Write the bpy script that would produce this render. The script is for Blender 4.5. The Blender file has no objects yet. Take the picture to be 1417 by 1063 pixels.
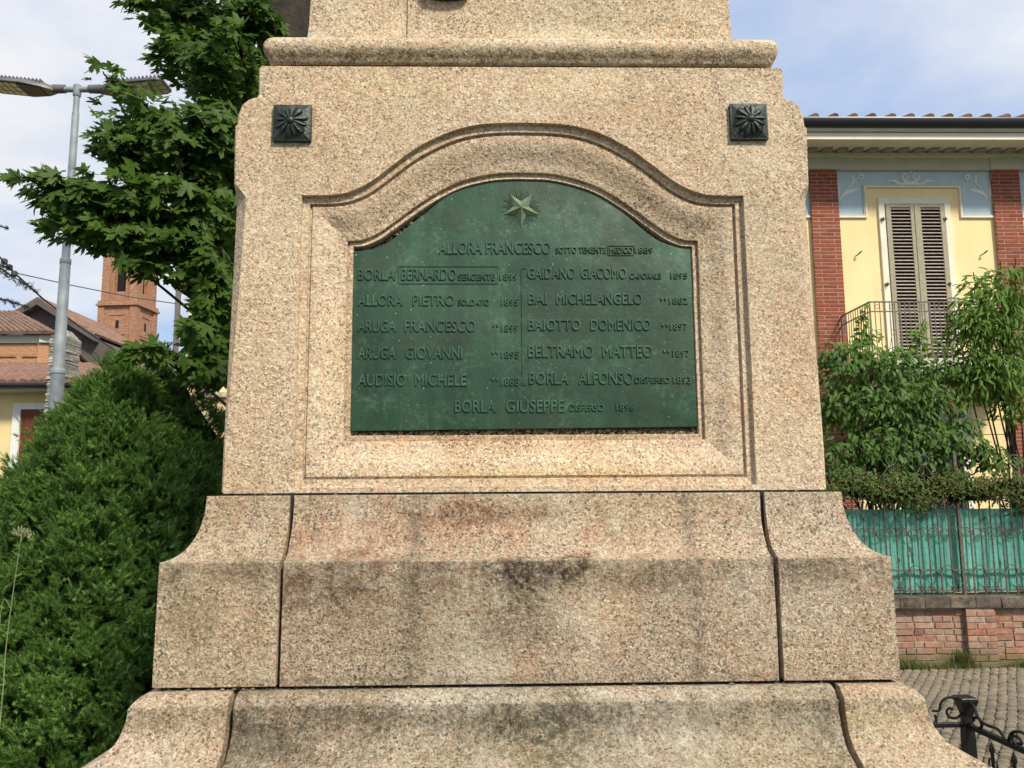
import bpy, bmesh, math, random
import numpy as np
from mathutils import Vector, Matrix, noise, geometry

random.seed(7)
rng = np.random.default_rng(7)
S = bpy.context.scene
COL = S.collection

# ------------------------------------------------------------------ camera
FOC = 1120.0                       # focal length in photo pixels (photo 1417 x 1063)
CAM_H = 1.9
PITCH = math.radians(7.63); YAW = math.radians(-1.2); ROLL = -0.0068
CM = Matrix.Rotation(YAW, 3, 'Z') @ Matrix.Rotation(math.pi/2 + PITCH, 3, 'X') @ Matrix.Rotation(ROLL, 3, 'Z')
cam_d = bpy.data.cameras.new('camera'); cam = bpy.data.objects.new('camera', cam_d); COL.objects.link(cam)
cam.matrix_world = Matrix.Translation((0, 0, CAM_H)) @ CM.to_4x4()
cam_d.sensor_width = 36; cam_d.lens = FOC/1417*36
cam_d.clip_start = 0.05; cam_d.clip_end = 2000
S.camera = cam

# ------------------------------------------------------------------ light
SUN_EL = math.radians(44); SUN_AZ = math.radians(33)     # azimuth: to the right of straight behind the camera
sun_dir = Vector((math.cos(SUN_EL)*math.sin(SUN_AZ), -math.cos(SUN_EL)*math.cos(SUN_AZ), math.sin(SUN_EL)))
sd = bpy.data.lights.new('sun', 'SUN'); sd.energy = 3.7; sd.angle = math.radians(8); sd.color = (1.0, 0.92, 0.78)
so = bpy.data.objects.new('sun', sd); COL.objects.link(so)
so.rotation_euler = sun_dir.to_track_quat('Z', 'Y').to_euler()

W = bpy.data.worlds.new('World'); S.world = W; W.use_nodes = True
wt = W.node_tree; wn = wt.nodes; wl = wt.links
for n in list(wn): wn.remove(n)
out = wn.new('ShaderNodeOutputWorld'); bg = wn.new('ShaderNodeBackground'); bg.inputs['Strength'].default_value = 0.092
sky = wn.new('ShaderNodeTexSky'); sky.sky_type = 'NISHITA'; sky.sun_disc = False
sky.sun_elevation = SUN_EL; sky.sun_rotation = math.pi - SUN_AZ
sky.air_density = 1.0; sky.dust_density = 1.6; sky.ozone_density = 1.2; sky.altitude = 200
tc = wn.new('ShaderNodeTexCoord'); sep = wn.new('ShaderNodeSeparateXYZ')
wl.new(tc.outputs['Generated'], sep.inputs[0])
addz = wn.new('ShaderNodeMath'); addz.operation = 'ADD'; addz.inputs[1].default_value = 0.22
wl.new(sep.outputs['Z'], addz.inputs[0])
mx = wn.new('ShaderNodeMath'); mx.operation = 'MAXIMUM'; mx.inputs[1].default_value = 0.06; wl.new(addz.outputs[0], mx.inputs[0])
dx = wn.new('ShaderNodeMath'); dx.operation = 'DIVIDE'; wl.new(sep.outputs['X'], dx.inputs[0]); wl.new(mx.outputs[0], dx.inputs[1])
dy = wn.new('ShaderNodeMath'); dy.operation = 'DIVIDE'; wl.new(sep.outputs['Y'], dy.inputs[0]); wl.new(mx.outputs[0], dy.inputs[1])
cb = wn.new('ShaderNodeCombineXYZ'); wl.new(dx.outputs[0], cb.inputs[0]); wl.new(dy.outputs[0], cb.inputs[1])
cn = wn.new('ShaderNodeTexNoise'); cn.inputs['Scale'].default_value = 0.9; cn.inputs['Detail'].default_value = 9; cn.inputs['Roughness'].default_value = 0.55
cmap = wn.new('ShaderNodeMapping'); cmap.inputs['Location'].default_value = (0.3, 4.4, 8.8)
wl.new(cb.outputs[0], cmap.inputs[0]); wl.new(cmap.outputs[0], cn.inputs['Vector'])
cr = wn.new('ShaderNodeValToRGB'); cr.color_ramp.elements[0].position = 0.40; cr.color_ramp.elements[1].position = 0.60
cr.color_ramp.elements[0].color = (0.12, 0.12, 0.12, 1); cr.color_ramp.elements[1].color = (1, 1, 1, 1)
wl.new(cn.outputs['Fac'], cr.inputs[0])
cn2 = wn.new('ShaderNodeTexNoise'); cn2.inputs['Scale'].default_value = 2.6; cn2.inputs['Detail'].default_value = 6
wl.new(cmap.outputs[0], cn2.inputs['Vector'])
cc = wn.new('ShaderNodeValToRGB'); cc.color_ramp.elements[0].position = 0.3; cc.color_ramp.elements[1].position = 0.7
cc.color_ramp.elements[0].color = (6.6, 6.8, 7.3, 1); cc.color_ramp.elements[1].color = (8.0, 8.0, 8.1, 1)
wl.new(cn2.outputs['Fac'], cc.inputs[0])
hz = wn.new('ShaderNodeMix'); hz.data_type = 'RGBA'; hz.inputs[7].default_value = (3.4, 4.9, 7.8, 1); hz.inputs[0].default_value = 0.75
wl.new(sky.outputs[0], hz.inputs[6])
cmx = wn.new('ShaderNodeMix'); cmx.data_type = 'RGBA'
wl.new(cr.outputs[0], cmx.inputs[0]); wl.new(hz.outputs[2], cmx.inputs[6]); wl.new(cc.outputs[0], cmx.inputs[7])
wl.new(cmx.outputs[2], bg.inputs['Color']); wl.new(bg.outputs[0], out.inputs[0])

S.view_settings.view_transform = 'Standard'; S.view_settings.look = 'None'
S.view_settings.exposure = 0.40; S.view_settings.gamma = 1.0; S.view_settings.use_curve_mapping = False

# ------------------------------------------------------------------ helpers
def at(px, py, Y):
    """world point seen at photo pixel (px, py) on the plane y = Y"""
    d = CM @ Vector(((px-708.5)/FOC, -(py-531.5)/FOC, -1.0))
    return Vector((d.x*Y/d.y, Y, CAM_H + d.z*Y/d.y))

def root_of(o):
    while o.parent: o = o.parent
    return o

def thing(name, label, cat, loc=(0, 0, 0), group=None):
    o = bpy.data.objects.new(name, None); COL.objects.link(o); o.location = loc; o.empty_display_size = 0.2
    o['label'] = label; o['category'] = cat
    if group: o['group'] = group
    return o

def tag(o, label, cat, group=None):
    o['label'] = label; o['category'] = cat
    if group: o['group'] = group
    return o

def link(name, me, parent=None, mat=None, basis=None, loc=None, kind=None, label=None):
    o = bpy.data.objects.new(name, me); COL.objects.link(o)
    if mat and not me.materials: me.materials.append(mat)
    if parent is not None:
        o.parent = parent; r = root_of(parent).location
    else: r = Vector((0, 0, 0))
    if basis is not None:
        b = basis.copy(); b.translation = b.translation - r; o.matrix_basis = b
    elif loc is not None: o.location = Vector(loc) - r
    if kind: o['kind'] = kind
    if label: o['label'] = label
    return o

class MB:
    def __init__(s): s.v = []; s.f = []
    def add(s, vs, fs):
        b = len(s.v); s.v.extend([tuple(v) for v in vs]); s.f.extend([tuple(i+b for i in f) for f in fs]); return s
    def box(s, x0, x1, y0, y1, z0, z1):
        return s.add([(x0,y0,z0),(x1,y0,z0),(x1,y1,z0),(x0,y1,z0),(x0,y0,z1),(x1,y0,z1),(x1,y1,z1),(x0,y1,z1)],
              [(0,3,2,1),(4,5,6,7),(0,1,5,4),(1,2,6,5),(2,3,7,6),(3,0,4,7)])
    def tube(s, pts, r, n=6, closed=False, ry=None, rot=0.0):
        pts = [Vector(p) for p in pts]; m = len(pts)
        rr = r if isinstance(r, (list, tuple)) else [r]*m
        vs = []; fs = []
        up = None
        for i, p in enumerate(pts):
            if closed: t = pts[(i+1) % m]-pts[i-1]
            else: t = pts[min(i+1, m-1)]-pts[max(i-1, 0)]
            t.normalize()
            if up is None: up = Vector((0, 0, 1)) if abs(t.z) < 0.9 else Vector((0, 1, 0))
            a = t.cross(up)
            if a.length < 1e-4: a = t.orthogonal()
            a.normalize(); b = a.cross(t).normalized(); up = b
            for k in range(n):
                an = 2*math.pi*(k+0.5)/n + rot
                vs.append(p + a*math.cos(an)*rr[i] + b*math.sin(an)*(rr[i] if ry is None else ry))
        for i in range(m if closed else m-1):
            for k in range(n):
                j = (i+1) % m
                fs.append((i*n+k, i*n+(k+1) % n, j*n+(k+1) % n, j*n+k))
        if not closed:
            fs.append(tuple(range(n))[::-1]); fs.append(tuple((m-1)*n+k for k in range(n)))
        return s.add(vs, fs)
    def prism_y(s, pts, y0, y1):
        """outline in (x, z), extruded from y0 (front) to y1"""
        n = len(pts)
        vs = [(x, y0, z) for x, z in pts]+[(x, y1, z) for x, z in pts]
        return s.add(vs, [tuple(range(n)), tuple(range(2*n-1, n-1, -1))]+[(i, i+n, (i+1) % n+n, (i+1) % n) for i in range(n)])
    def prism_x(s, pts, x0, x1):
        """outline in (y, z), extruded along x"""
        n = len(pts)
        vs = [(x0, y, z) for y, z in pts]+[(x1, y, z) for y, z in pts]
        return s.add(vs, [tuple(range(n)), tuple(range(2*n-1, n-1, -1))]+[(i, i+n, (i+1) % n+n, (i+1) % n) for i in range(n)])
    def lathe(s, prof, c, n=16):
        """profile of (r, z) about the vertical through c"""
        vs = []; fs = []
        for r, z in prof:
            for k in range(n):
                a = 2*math.pi*k/n; vs.append((c[0]+r*math.cos(a), c[1]+r*math.sin(a), c[2]+z))
        for i in range(len(prof)-1):
            for k in range(n): fs.append((i*n+k, i*n+(k+1) % n, (i+1)*n+(k+1) % n, (i+1)*n+k))
        fs.append(tuple(range(n))[::-1]); fs.append(tuple((len(prof)-1)*n+k for k in range(n)))
        return s.add(vs, fs)
    def mesh(s, name, mat, origin=(0, 0, 0), bevel=0, segs=2, smooth=None, fixn=True):
        me = bpy.data.meshes.new(name)
        o = origin
        me.from_pydata([(v[0]-o[0], v[1]-o[1], v[2]-o[2]) for v in s.v], [], s.f)
        if fixn or bevel:
            bm = bmesh.new(); bm.from_mesh(me)
            if bevel:
                bmesh.ops.remove_doubles(bm, verts=bm.verts, dist=1e-5)
            if fixn: bmesh.ops.recalc_face_normals(bm, faces=bm.faces)
            if bevel:
                bm.normal_update()
                es = [e for e in bm.edges if len(e.link_faces) == 2 and e.calc_face_angle(0) > math.radians(28)]
                bmesh.ops.bevel(bm, geom=es, offset=bevel, segments=segs, affect='EDGES', profile=0.6, clamp_overlap=True)
            bm.to_mesh(me); bm.free()
        if smooth is not None:
            me.polygons.foreach_set('use_smooth', [True]*len(me.polygons)); me.set_sharp_from_angle(angle=math.radians(smooth))
        if mat: me.materials.append(mat)
        return me
    def build(s, name, mat, parent=None, kind=None, label=None, **kw):
        r = root_of(parent).location if parent is not None else Vector((0, 0, 0))
        me = s.mesh(name, mat, origin=r, **kw)
        return link(name, me, parent, loc=r, kind=kind, label=label)

def fastmesh(name, V, F, mat, smooth=False):
    """V (n,3) float, F (m,k) int -> mesh"""
    me = bpy.data.meshes.new(name)
    V = np.ascontiguousarray(V, dtype=np.float32); F = np.ascontiguousarray(F, dtype=np.int32)
    m, k = F.shape
    me.vertices.add(len(V)); me.vertices.foreach_set('co', V.ravel())
    me.loops.add(m*k); me.loops.foreach_set('vertex_index', F.ravel())
    me.polygons.add(m); me.polygons.foreach_set('loop_start', np.arange(0, m*k, k, dtype=np.int32))
    try: me.polygons.foreach_set('loop_total', np.full(m, k, dtype=np.int32))
    except Exception: pass
    if smooth: me.polygons.foreach_set('use_smooth', np.ones(m, dtype=bool))
    me.update(calc_edges=True); me.validate()
    if mat: me.materials.append(mat)
    return me

# ------------------------------------------------------------------ materials
class NT:
    def __init__(s, name):
        s.m = bpy.data.materials.new(name); s.m.use_nodes = True; s.t = s.m.node_tree
        for n in list(s.t.nodes): s.t.nodes.remove(n)
        s.out = s.n('ShaderNodeOutputMaterial'); s.tc = s.n('ShaderNodeTexCoord')
    def n(s, ty, **kw):
        x = s.t.nodes.new(ty)
        for k, v in kw.items():
            if isinstance(v, (int, float, str, bool)) and hasattr(x, k): setattr(x, k, v)
        return x
    def l(s, a, b): s.t.links.new(a, b)
    def setv(s, sock, v):
        if hasattr(v, 'is_linked') or hasattr(v, 'links'): s.l(v, sock)
        else: sock.default_value = v if not (isinstance(v, tuple) and len(v) == 3 and sock.type == 'RGBA') else (*v, 1)
    def pos(s, scale=(1, 1, 1), kind='Object'):
        mp = s.n('ShaderNodeMapping'); s.l(s.tc.outputs[kind], mp.inputs[0]); mp.inputs['Scale'].default_value = scale; return mp.outputs[0]
    def noise(s, scale, detail=4, rough=0.5, vec=None, dist=0.0, color=False):
        x = s.n('ShaderNodeTexNoise'); x.inputs['Scale'].default_value = scale; x.inputs['Detail'].default_value = detail
        x.inputs['Roughness'].default_value = rough; x.inputs['Distortion'].default_value = dist
        s.l(vec if vec is not None else s.tc.outputs['Object'], x.inputs['Vector']); return x.outputs['Color' if color else 'Fac']
    def ramp(s, fac, stops, interp='LINEAR'):
        x = s.n('ShaderNodeValToRGB'); r = x.color_ramp; r.interpolation = interp
        while len(r.elements) > 1: r.elements.remove(r.elements[0])
        for i, (p, c) in enumerate(stops):
            e = r.elements[0] if i == 0 else r.elements.new(p)
            e.position = p; e.color = (c, c, c, 1) if isinstance(c, (int, float)) else (*c, 1)
        s.l(fac, x.inputs[0]); return x.outputs[0]
    def mix(s, fac, a, b, mode='MIX'):
        x = s.n('ShaderNodeMix'); x.data_type = 'RGBA'; x.blend_type = mode
        s.setv(x.inputs[0], fac); s.setv(x.inputs[6], a); s.setv(x.inputs[7], b); return x.outputs[2]
    def math(s, op, a, b=0.0):
        x = s.n('ShaderNodeMath'); x.operation = op; s.setv(x.inputs[0], a); s.setv(x.inputs[1], b); return x.outputs[0]
    def bump(s, h, strength=0.3, dist=0.01, prev=None):
        x = s.n('ShaderNodeBump'); x.inputs['Strength'].default_value = strength; x.inputs['Distance'].default_value = dist
        s.l(h, x.inputs['Height'])
        if prev is not None: s.l(prev, x.inputs['Normal'])
        return x.outputs[0]
    def done(s, col, rough=0.7, metal=0.0, spec=0.4, normal=None, trans=0.0):
        b = s.n('ShaderNodeBsdfPrincipled'); s.setv(b.inputs['Base Color'], col); s.setv(b.inputs['Roughness'], rough)
        s.setv(b.inputs['Metallic'], metal); b.inputs['Specular IOR Level'].default_value = spec
        if normal is not None: s.l(normal, b.inputs['Normal'])
        if trans:
            tr = s.n('ShaderNodeBsdfTranslucent'); s.setv(tr.inputs['Color'], col)
            if normal is not None: s.l(normal, tr.inputs['Normal'])
            ms = s.n('ShaderNodeMixShader'); ms.inputs[0].default_value = trans
            s.l(b.outputs[0], ms.inputs[1]); s.l(tr.outputs[0], ms.inputs[2]); s.l(ms.outputs[0], s.out.inputs[0])
        else: s.l(b.outputs[0], s.out.inputs[0])
        return s.m

def simple(name, col, rough=0.6, metal=0.0, spec=0.4, var=0.15, vscale=6, bumpv=0.0, bscale=60, rnd=0.0):
    t = NT(name)
    wp = t.n('ShaderNodeNewGeometry').outputs['Position'] if rnd else None
    f = t.noise(vscale, 6, 0.6, vec=wp)
    c = t.mix(t.ramp(f, [(0.3, 0.0), (0.7, 1.0)]), tuple(x*(1-var) for x in col), tuple(min(1, x*(1+var)) for x in col))
    if rnd:
        oi = t.n('ShaderNodeObjectInfo'); h = t.ramp(oi.outputs['Random'], [(0, 1-rnd), (1, 1+rnd)])
        c = t.mix(1.0, c, h, 'MULTIPLY')
    nm = t.bump(t.noise(bscale, 5, 0.6, vec=wp), bumpv, 0.01) if bumpv else None
    return t.done(c, rough, metal, spec, nm)

def granite(name, tint=(1, 1, 1), stain=0.5, moss=0.0, pink=0.3, rough_amp=0.5, drips=0.0, spots=(), ledges=(), seams=(), soft=0.0, pale=0.3):
    """spots: (x, z, rx, rz, strength, colour) ragged patches of weathering, and of painted light and shade"""
    t = NT(name)
    P = t.tc.outputs['Object']
    wv = t.n('ShaderNodeVectorMath'); wv.operation = 'ADD'
    sc = t.n('ShaderNodeVectorMath'); sc.operation = 'SCALE'; sc.inputs['Scale'].default_value = 0.008
    t.l(t.noise(150, 3, 0.65, color=True), sc.inputs[0]); t.l(P, wv.inputs[0]); t.l(sc.outputs[0], wv.inputs[1])
    vo = t.n('ShaderNodeTexVoronoi'); vo.inputs['Scale'].default_value = 185; t.l(wv.outputs[0], vo.inputs['Vector'])
    sepc = t.n('ShaderNodeSeparateColor'); t.l(vo.outputs['Color'], sepc.inputs[0])
    col = t.ramp(sepc.outputs[0], [(0.0, (0.62, 0.49, 0.36)), (0.26, (0.70, 0.57, 0.43)), (0.29, (0.60, 0.42, 0.31)), (0.45, (0.68, 0.47, 0.36)),
                                   (0.48, (0.75, 0.67, 0.54)), (0.71, (0.83, 0.77, 0.66)), (0.73, (0.44, 0.37, 0.28)), (0.89, (0.50, 0.43, 0.33)),
                                   (0.91, (0.24, 0.21, 0.17)), (1.0, (0.32, 0.28, 0.22))], 'CONSTANT')
    if soft: col = t.mix(soft, col, (0.66, 0.54, 0.41))
    pk = t.ramp(t.noise(3.2, 5, 0.65), [(0.45, 0.0), (0.72, 1.0)])
    pkm = t.math('MULTIPLY', pk, t.ramp(t.noise(75, 3, 0.6), [(0.42, 0.0), (0.6, 1.0)]))
    col = t.mix(t.math('MULTIPLY', pkm, pink), col, (0.62, 0.34, 0.21))
    v2 = t.n('ShaderNodeTexVoronoi'); v2.inputs['Scale'].default_value = 128; t.l(wv.outputs[0], v2.inputs['Vector'])
    s2 = t.n('ShaderNodeSeparateColor'); t.l(v2.outputs['Color'], s2.inputs[0])
    mk = t.math('MULTIPLY', t.ramp(s2.outputs[1], [(0.74, 0.0), (0.76, 1.0)]), t.ramp(v2.outputs['Distance'], [(0.28, 1.0), (0.44, 0.0)]))
    mk2 = t.ramp(t.noise(300, 2, 0.5), [(0.61, 0.0), (0.65, 1.0)])
    mk3 = t.math('MULTIPLY', t.ramp(t.noise(62, 2, 0.5), [(0.70, 0.0), (0.73, 1.0)]), 0.8)
    mk = t.math('MAXIMUM', t.math('MAXIMUM', mk, mk2), mk3)
    dens = t.ramp(t.noise(5.5, 6, 0.7), [(0.3, 0.40), (0.7, 1.0)])
    col = t.mix(t.math('MULTIPLY', mk, dens), col, (0.045, 0.038, 0.030))
    hue = t.ramp(t.noise(1.3, 4, 0.55), [(0.35, (1.03, 1.0, 0.91)), (0.55, (1.0, 0.965, 0.95)), (0.72, (0.93, 0.96, 0.93))])
    col = t.mix(1.0, col, hue, 'MULTIPLY')
    st = t.ramp(t.noise(1.9, 8, 0.62, dist=0.6), [(0.42, 0.0), (0.68, 1.0)])
    col = t.mix(t.math('MULTIPLY', st, stain), col, t.mix(1.0, col, (0.62, 0.56, 0.46), 'MULTIPLY'))
    st2 = t.ramp(t.noise(11, 6, 0.7), [(0.40, 0.0), (0.75, 1.0)])
    col = t.mix(t.math('MULTIPLY', st2, stain*0.6), col, t.mix(1.0, col, (0.62, 0.58, 0.52), 'MULTIPLY'))
    lt = t.math('MULTIPLY', t.ramp(t.noise(4.3, 7, 0.7, dist=0.5), [(0.48, 0.0), (0.66, 1.0)]), t.ramp(t.noise(90, 4, 0.7), [(0.36, 0.0), (0.56, 1.0)]))
    col = t.mix(t.math('MULTIPLY', lt, pale), col, (0.86, 0.78, 0.64))
    if moss:
        ms = t.math('MULTIPLY', t.ramp(t.noise(2.4, 7, 0.6, dist=0.4), [(0.44, 0.0), (0.62, 1.0)]), t.ramp(t.noise(55, 6, 0.75), [(0.42, 0.0), (0.56, 1.0)]))
        col = t.mix(t.math('MULTIPLY', ms, moss), col, (0.125, 0.115, 0.06))
        wh = t.math('MULTIPLY', t.ramp(t.noise(2.9, 6, 0.6), [(0.46, 0.0), (0.62, 1.0)]), t.ramp(t.noise(70, 5, 0.75), [(0.48, 0.0), (0.58, 1.0)]))
        col = t.mix(t.math('MULTIPLY', wh, 0.55), col, (0.76, 0.72, 0.62))
    if drips:
        dr = t.ramp(t.noise(1.0, 6, 0.75, vec=t.pos((26, 26, 1.8))), [(0.44, 0.0), (0.60, 1.0)])
        dd = t.math('MULTIPLY', dr, t.ramp(t.noise(2.2, 3, 0.5), [(0.42, 0.0), (0.6, 1.0)]))
        col = t.mix(t.math('MULTIPLY', dd, drips), col, t.mix(1.0, col, (0.42, 0.39, 0.33), 'MULTIPLY'))
    sp = t.n('ShaderNodeSeparateXYZ'); t.l(P, sp.inputs[0])
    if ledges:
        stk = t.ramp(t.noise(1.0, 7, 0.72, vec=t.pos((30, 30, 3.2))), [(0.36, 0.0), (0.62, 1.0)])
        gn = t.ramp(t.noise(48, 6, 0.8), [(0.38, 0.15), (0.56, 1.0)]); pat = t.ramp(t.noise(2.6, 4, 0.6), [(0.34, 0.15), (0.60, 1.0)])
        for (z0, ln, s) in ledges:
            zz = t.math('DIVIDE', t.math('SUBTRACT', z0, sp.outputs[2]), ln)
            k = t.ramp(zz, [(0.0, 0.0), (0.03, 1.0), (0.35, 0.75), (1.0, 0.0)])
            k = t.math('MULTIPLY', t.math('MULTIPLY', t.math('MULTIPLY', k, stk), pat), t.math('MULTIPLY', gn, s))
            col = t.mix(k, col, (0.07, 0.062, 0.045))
    if seams:  # grime darkening towards the joints, with occlusion shade painted in
        gn2 = t.ramp(t.noise(30, 6, 0.75), [(0.32, 0.0), (0.62, 1.0)])
        for (x0, wd, s) in seams:
            k = t.ramp(t.math('DIVIDE', t.math('ABSOLUTE', t.math('SUBTRACT', sp.outputs[0], x0)), wd), [(0.0, 1.0), (0.3, 0.7), (1.0, 0.0)])
            col = t.mix(t.math('MULTIPLY', t.math('MULTIPLY', k, gn2), s), col, (0.09, 0.075, 0.055))
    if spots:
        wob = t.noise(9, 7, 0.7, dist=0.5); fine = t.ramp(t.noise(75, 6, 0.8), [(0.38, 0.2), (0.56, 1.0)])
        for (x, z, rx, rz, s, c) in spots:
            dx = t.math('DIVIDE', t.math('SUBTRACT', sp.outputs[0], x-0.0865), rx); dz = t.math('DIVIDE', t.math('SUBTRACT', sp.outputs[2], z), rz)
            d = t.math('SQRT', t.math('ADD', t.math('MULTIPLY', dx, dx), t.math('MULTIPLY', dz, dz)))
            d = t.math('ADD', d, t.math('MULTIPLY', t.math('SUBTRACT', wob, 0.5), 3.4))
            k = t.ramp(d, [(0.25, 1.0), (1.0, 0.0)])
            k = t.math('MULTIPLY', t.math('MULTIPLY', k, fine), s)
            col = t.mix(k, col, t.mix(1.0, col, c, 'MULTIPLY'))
    col = t.mix(1.0, col, tint, 'MULTIPLY')
    b1 = t.bump(t.noise(170, 5, 0.75), 0.55*rough_amp, 0.010)
    b2 = t.bump(t.noise(34, 6, 0.72), 0.8*rough_amp, 0.025, b1)
    b3 = t.bump(vo.outputs['Distance'], 0.25*rough_amp, 0.005, b2)
    return t.done(col, 0.75, 0, 0.3, b3)

M = {}
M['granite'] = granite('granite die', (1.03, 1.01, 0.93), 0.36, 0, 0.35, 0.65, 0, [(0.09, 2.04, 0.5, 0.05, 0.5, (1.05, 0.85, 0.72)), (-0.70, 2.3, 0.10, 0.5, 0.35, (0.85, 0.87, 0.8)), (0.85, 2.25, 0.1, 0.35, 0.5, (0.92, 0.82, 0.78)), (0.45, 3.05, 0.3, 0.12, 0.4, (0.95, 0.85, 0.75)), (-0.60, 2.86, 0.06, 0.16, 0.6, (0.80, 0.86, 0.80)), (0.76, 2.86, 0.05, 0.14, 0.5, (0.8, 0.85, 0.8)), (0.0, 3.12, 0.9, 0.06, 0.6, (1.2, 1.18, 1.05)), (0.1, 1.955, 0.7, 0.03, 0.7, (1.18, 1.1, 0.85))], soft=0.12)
J1 = (-0.39, 0.44); J2 = (-0.49, 0.58)
M['granite_c'] = granite('granite base middle', (1.17, 1.16, 1.10), 0.36, 0, 0.75, 1.3, 0.35,
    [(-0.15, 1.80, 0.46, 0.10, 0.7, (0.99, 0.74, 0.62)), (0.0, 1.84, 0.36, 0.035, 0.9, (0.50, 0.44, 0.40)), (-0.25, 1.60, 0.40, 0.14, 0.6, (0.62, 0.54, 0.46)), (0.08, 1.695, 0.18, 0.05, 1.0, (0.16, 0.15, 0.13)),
     (0.06, 1.57, 0.18, 0.13, 0.8, (0.42, 0.40, 0.36)), (-0.40, 1.66, 0.20, 0.08, 0.8, (0.42, 0.35, 0.31)), (0.42, 1.68, 0.24, 0.05, 0.9, (0.42, 0.39, 0.34)), (0.25, 1.60, 0.12, 0.12, 0.8, (1.3, 1.26, 1.15)), (-0.05, 1.62, 0.1, 0.08, 0.5, (1.25, 1.2, 1.1)), (0.50, 1.50, 0.2, 0.10, 0.6, (0.68, 0.62, 0.56))],  # the pale spots paint dappled sunlight into the stone colour
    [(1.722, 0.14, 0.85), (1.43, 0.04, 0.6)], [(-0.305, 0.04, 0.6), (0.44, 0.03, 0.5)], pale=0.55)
M['granite_s'] = granite('granite base corner', (1.13, 1.12, 1.06), 0.28, 0, 0.4, 1.2, 0.25,
    [(-0.72, 1.70, 0.18, 0.05, 0.9, (0.42, 0.40, 0.36)), (-0.80, 1.58, 0.12, 0.12, 0.7, (0.52, 0.49, 0.43)), (0.82, 1.69, 0.16, 0.04, 0.8, (0.5, 0.46, 0.42)), (0.92, 1.32, 0.15, 0.05, 0.6, (0.85, 0.87, 0.66)), (-0.88, 1.34, 0.14, 0.03, 0.8, (0.52, 0.52, 0.42))],
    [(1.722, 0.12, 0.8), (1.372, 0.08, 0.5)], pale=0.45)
M['granite_m'] = granite('granite mossy', (1.12, 1.14, 1.10), 0.55, 0.85, 0.05, 1.3, 0.35,
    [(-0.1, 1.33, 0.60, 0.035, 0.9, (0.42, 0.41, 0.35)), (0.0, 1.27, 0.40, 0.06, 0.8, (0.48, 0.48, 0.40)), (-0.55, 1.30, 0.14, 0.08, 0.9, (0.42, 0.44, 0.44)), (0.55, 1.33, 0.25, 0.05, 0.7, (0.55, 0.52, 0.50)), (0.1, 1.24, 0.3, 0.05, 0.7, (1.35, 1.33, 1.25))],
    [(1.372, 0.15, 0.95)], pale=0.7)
M['granite_t'] = granite('granite top', (1.05, 1.03, 0.93), 0.35, 0.12, 0.1, 0.7, 0.1, [(0.08, 3.205, 1.6, 0.022, 0.95, (0.30, 0.26, 0.20)), (0.3, 3.40, 0.25, 0.1, 0.6, (0.68, 0.72, 0.62)), (0.62, 3.35, 0.15, 0.1, 0.4, (0.75, 0.76, 0.64))], soft=0.1)  # dark band low on the torus: stain with its shade painted in
M['joint'] = simple('joint shadow mortar', (0.035, 0.032, 0.026), 0.95, var=0.4, vscale=30)
M['debris'] = simple('joint debris', (0.23, 0.19, 0.11), 0.95, var=0.5, vscale=60, bumpv=0.8)

def plaque_mat():
    t = NT('bronze patina')
    f = t.ramp(t.noise(5.0, 7, 0.65, dist=0.5), [(0.3, 0.0), (0.72, 1.0)])
    c = t.mix(f, (0.017, 0.042, 0.026), (0.034, 0.088, 0.052))
    dr = t.ramp(t.noise(1.0, 7, 0.75, vec=t.pos((11, 11, 1.2))), [(0.46, 0.0), (0.66, 1.0)])
    c = t.mix(t.math('MULTIPLY', dr, 0.35), c, (0.055, 0.14, 0.085))
    gr = t.ramp(t.noise(4.2, 6, 0.7), [(0.50, 0.0), (0.70, 1.0)])
    c = t.mix(t.math('MULTIPLY', gr, 0.6), c, (0.045, 0.050, 0.032))
    vg = t.math('MULTIPLY', t.ramp(t.noise(7, 7, 0.8), [(0.52, 0.0), (0.64, 1.0)]), t.ramp(t.noise(60, 4, 0.7), [(0.42, 0.0), (0.62, 1.0)]))
    c = t.mix(t.math('MULTIPLY', vg, 0.5), c, (0.11, 0.22, 0.14))
    sp = t.ramp(t.noise(150, 2, 0.4), [(0.745, 0.0), (0.77, 1.0)])
    c = t.mix(t.math('MULTIPLY', sp, 0.7), c, (0.34, 0.42, 0.33))
    b = t.bump(t.noise(90, 5, 0.6), 0.25, 0.004); b = t.bump(t.noise(9, 3, 0.5), 0.12, 0.02, b)
    return t.done(c, t.ramp(t.noise(20, 4, 0.6), [(0.3, 0.50), (0.7, 0.72)]), 0.1, 0.35, b)
M['patina'] = plaque_mat()
M['patina_hi'] = simple('bronze letter face', (0.032, 0.085, 0.052), 0.5, 0.15, 0.45, var=0.5, vscale=25, bumpv=0.15, bscale=120)
M['star'] = simple('worn star bronze', (0.15, 0.21, 0.13), 0.45, 0.2, 0.5, var=0.4, vscale=25, bumpv=0.25, bscale=90)
M['dark_bronze'] = simple('dark bronze', (0.030, 0.040, 0.034), 0.42, 0.35, 0.5, var=0.5, vscale=35, bumpv=0.3, bscale=120)

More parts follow.
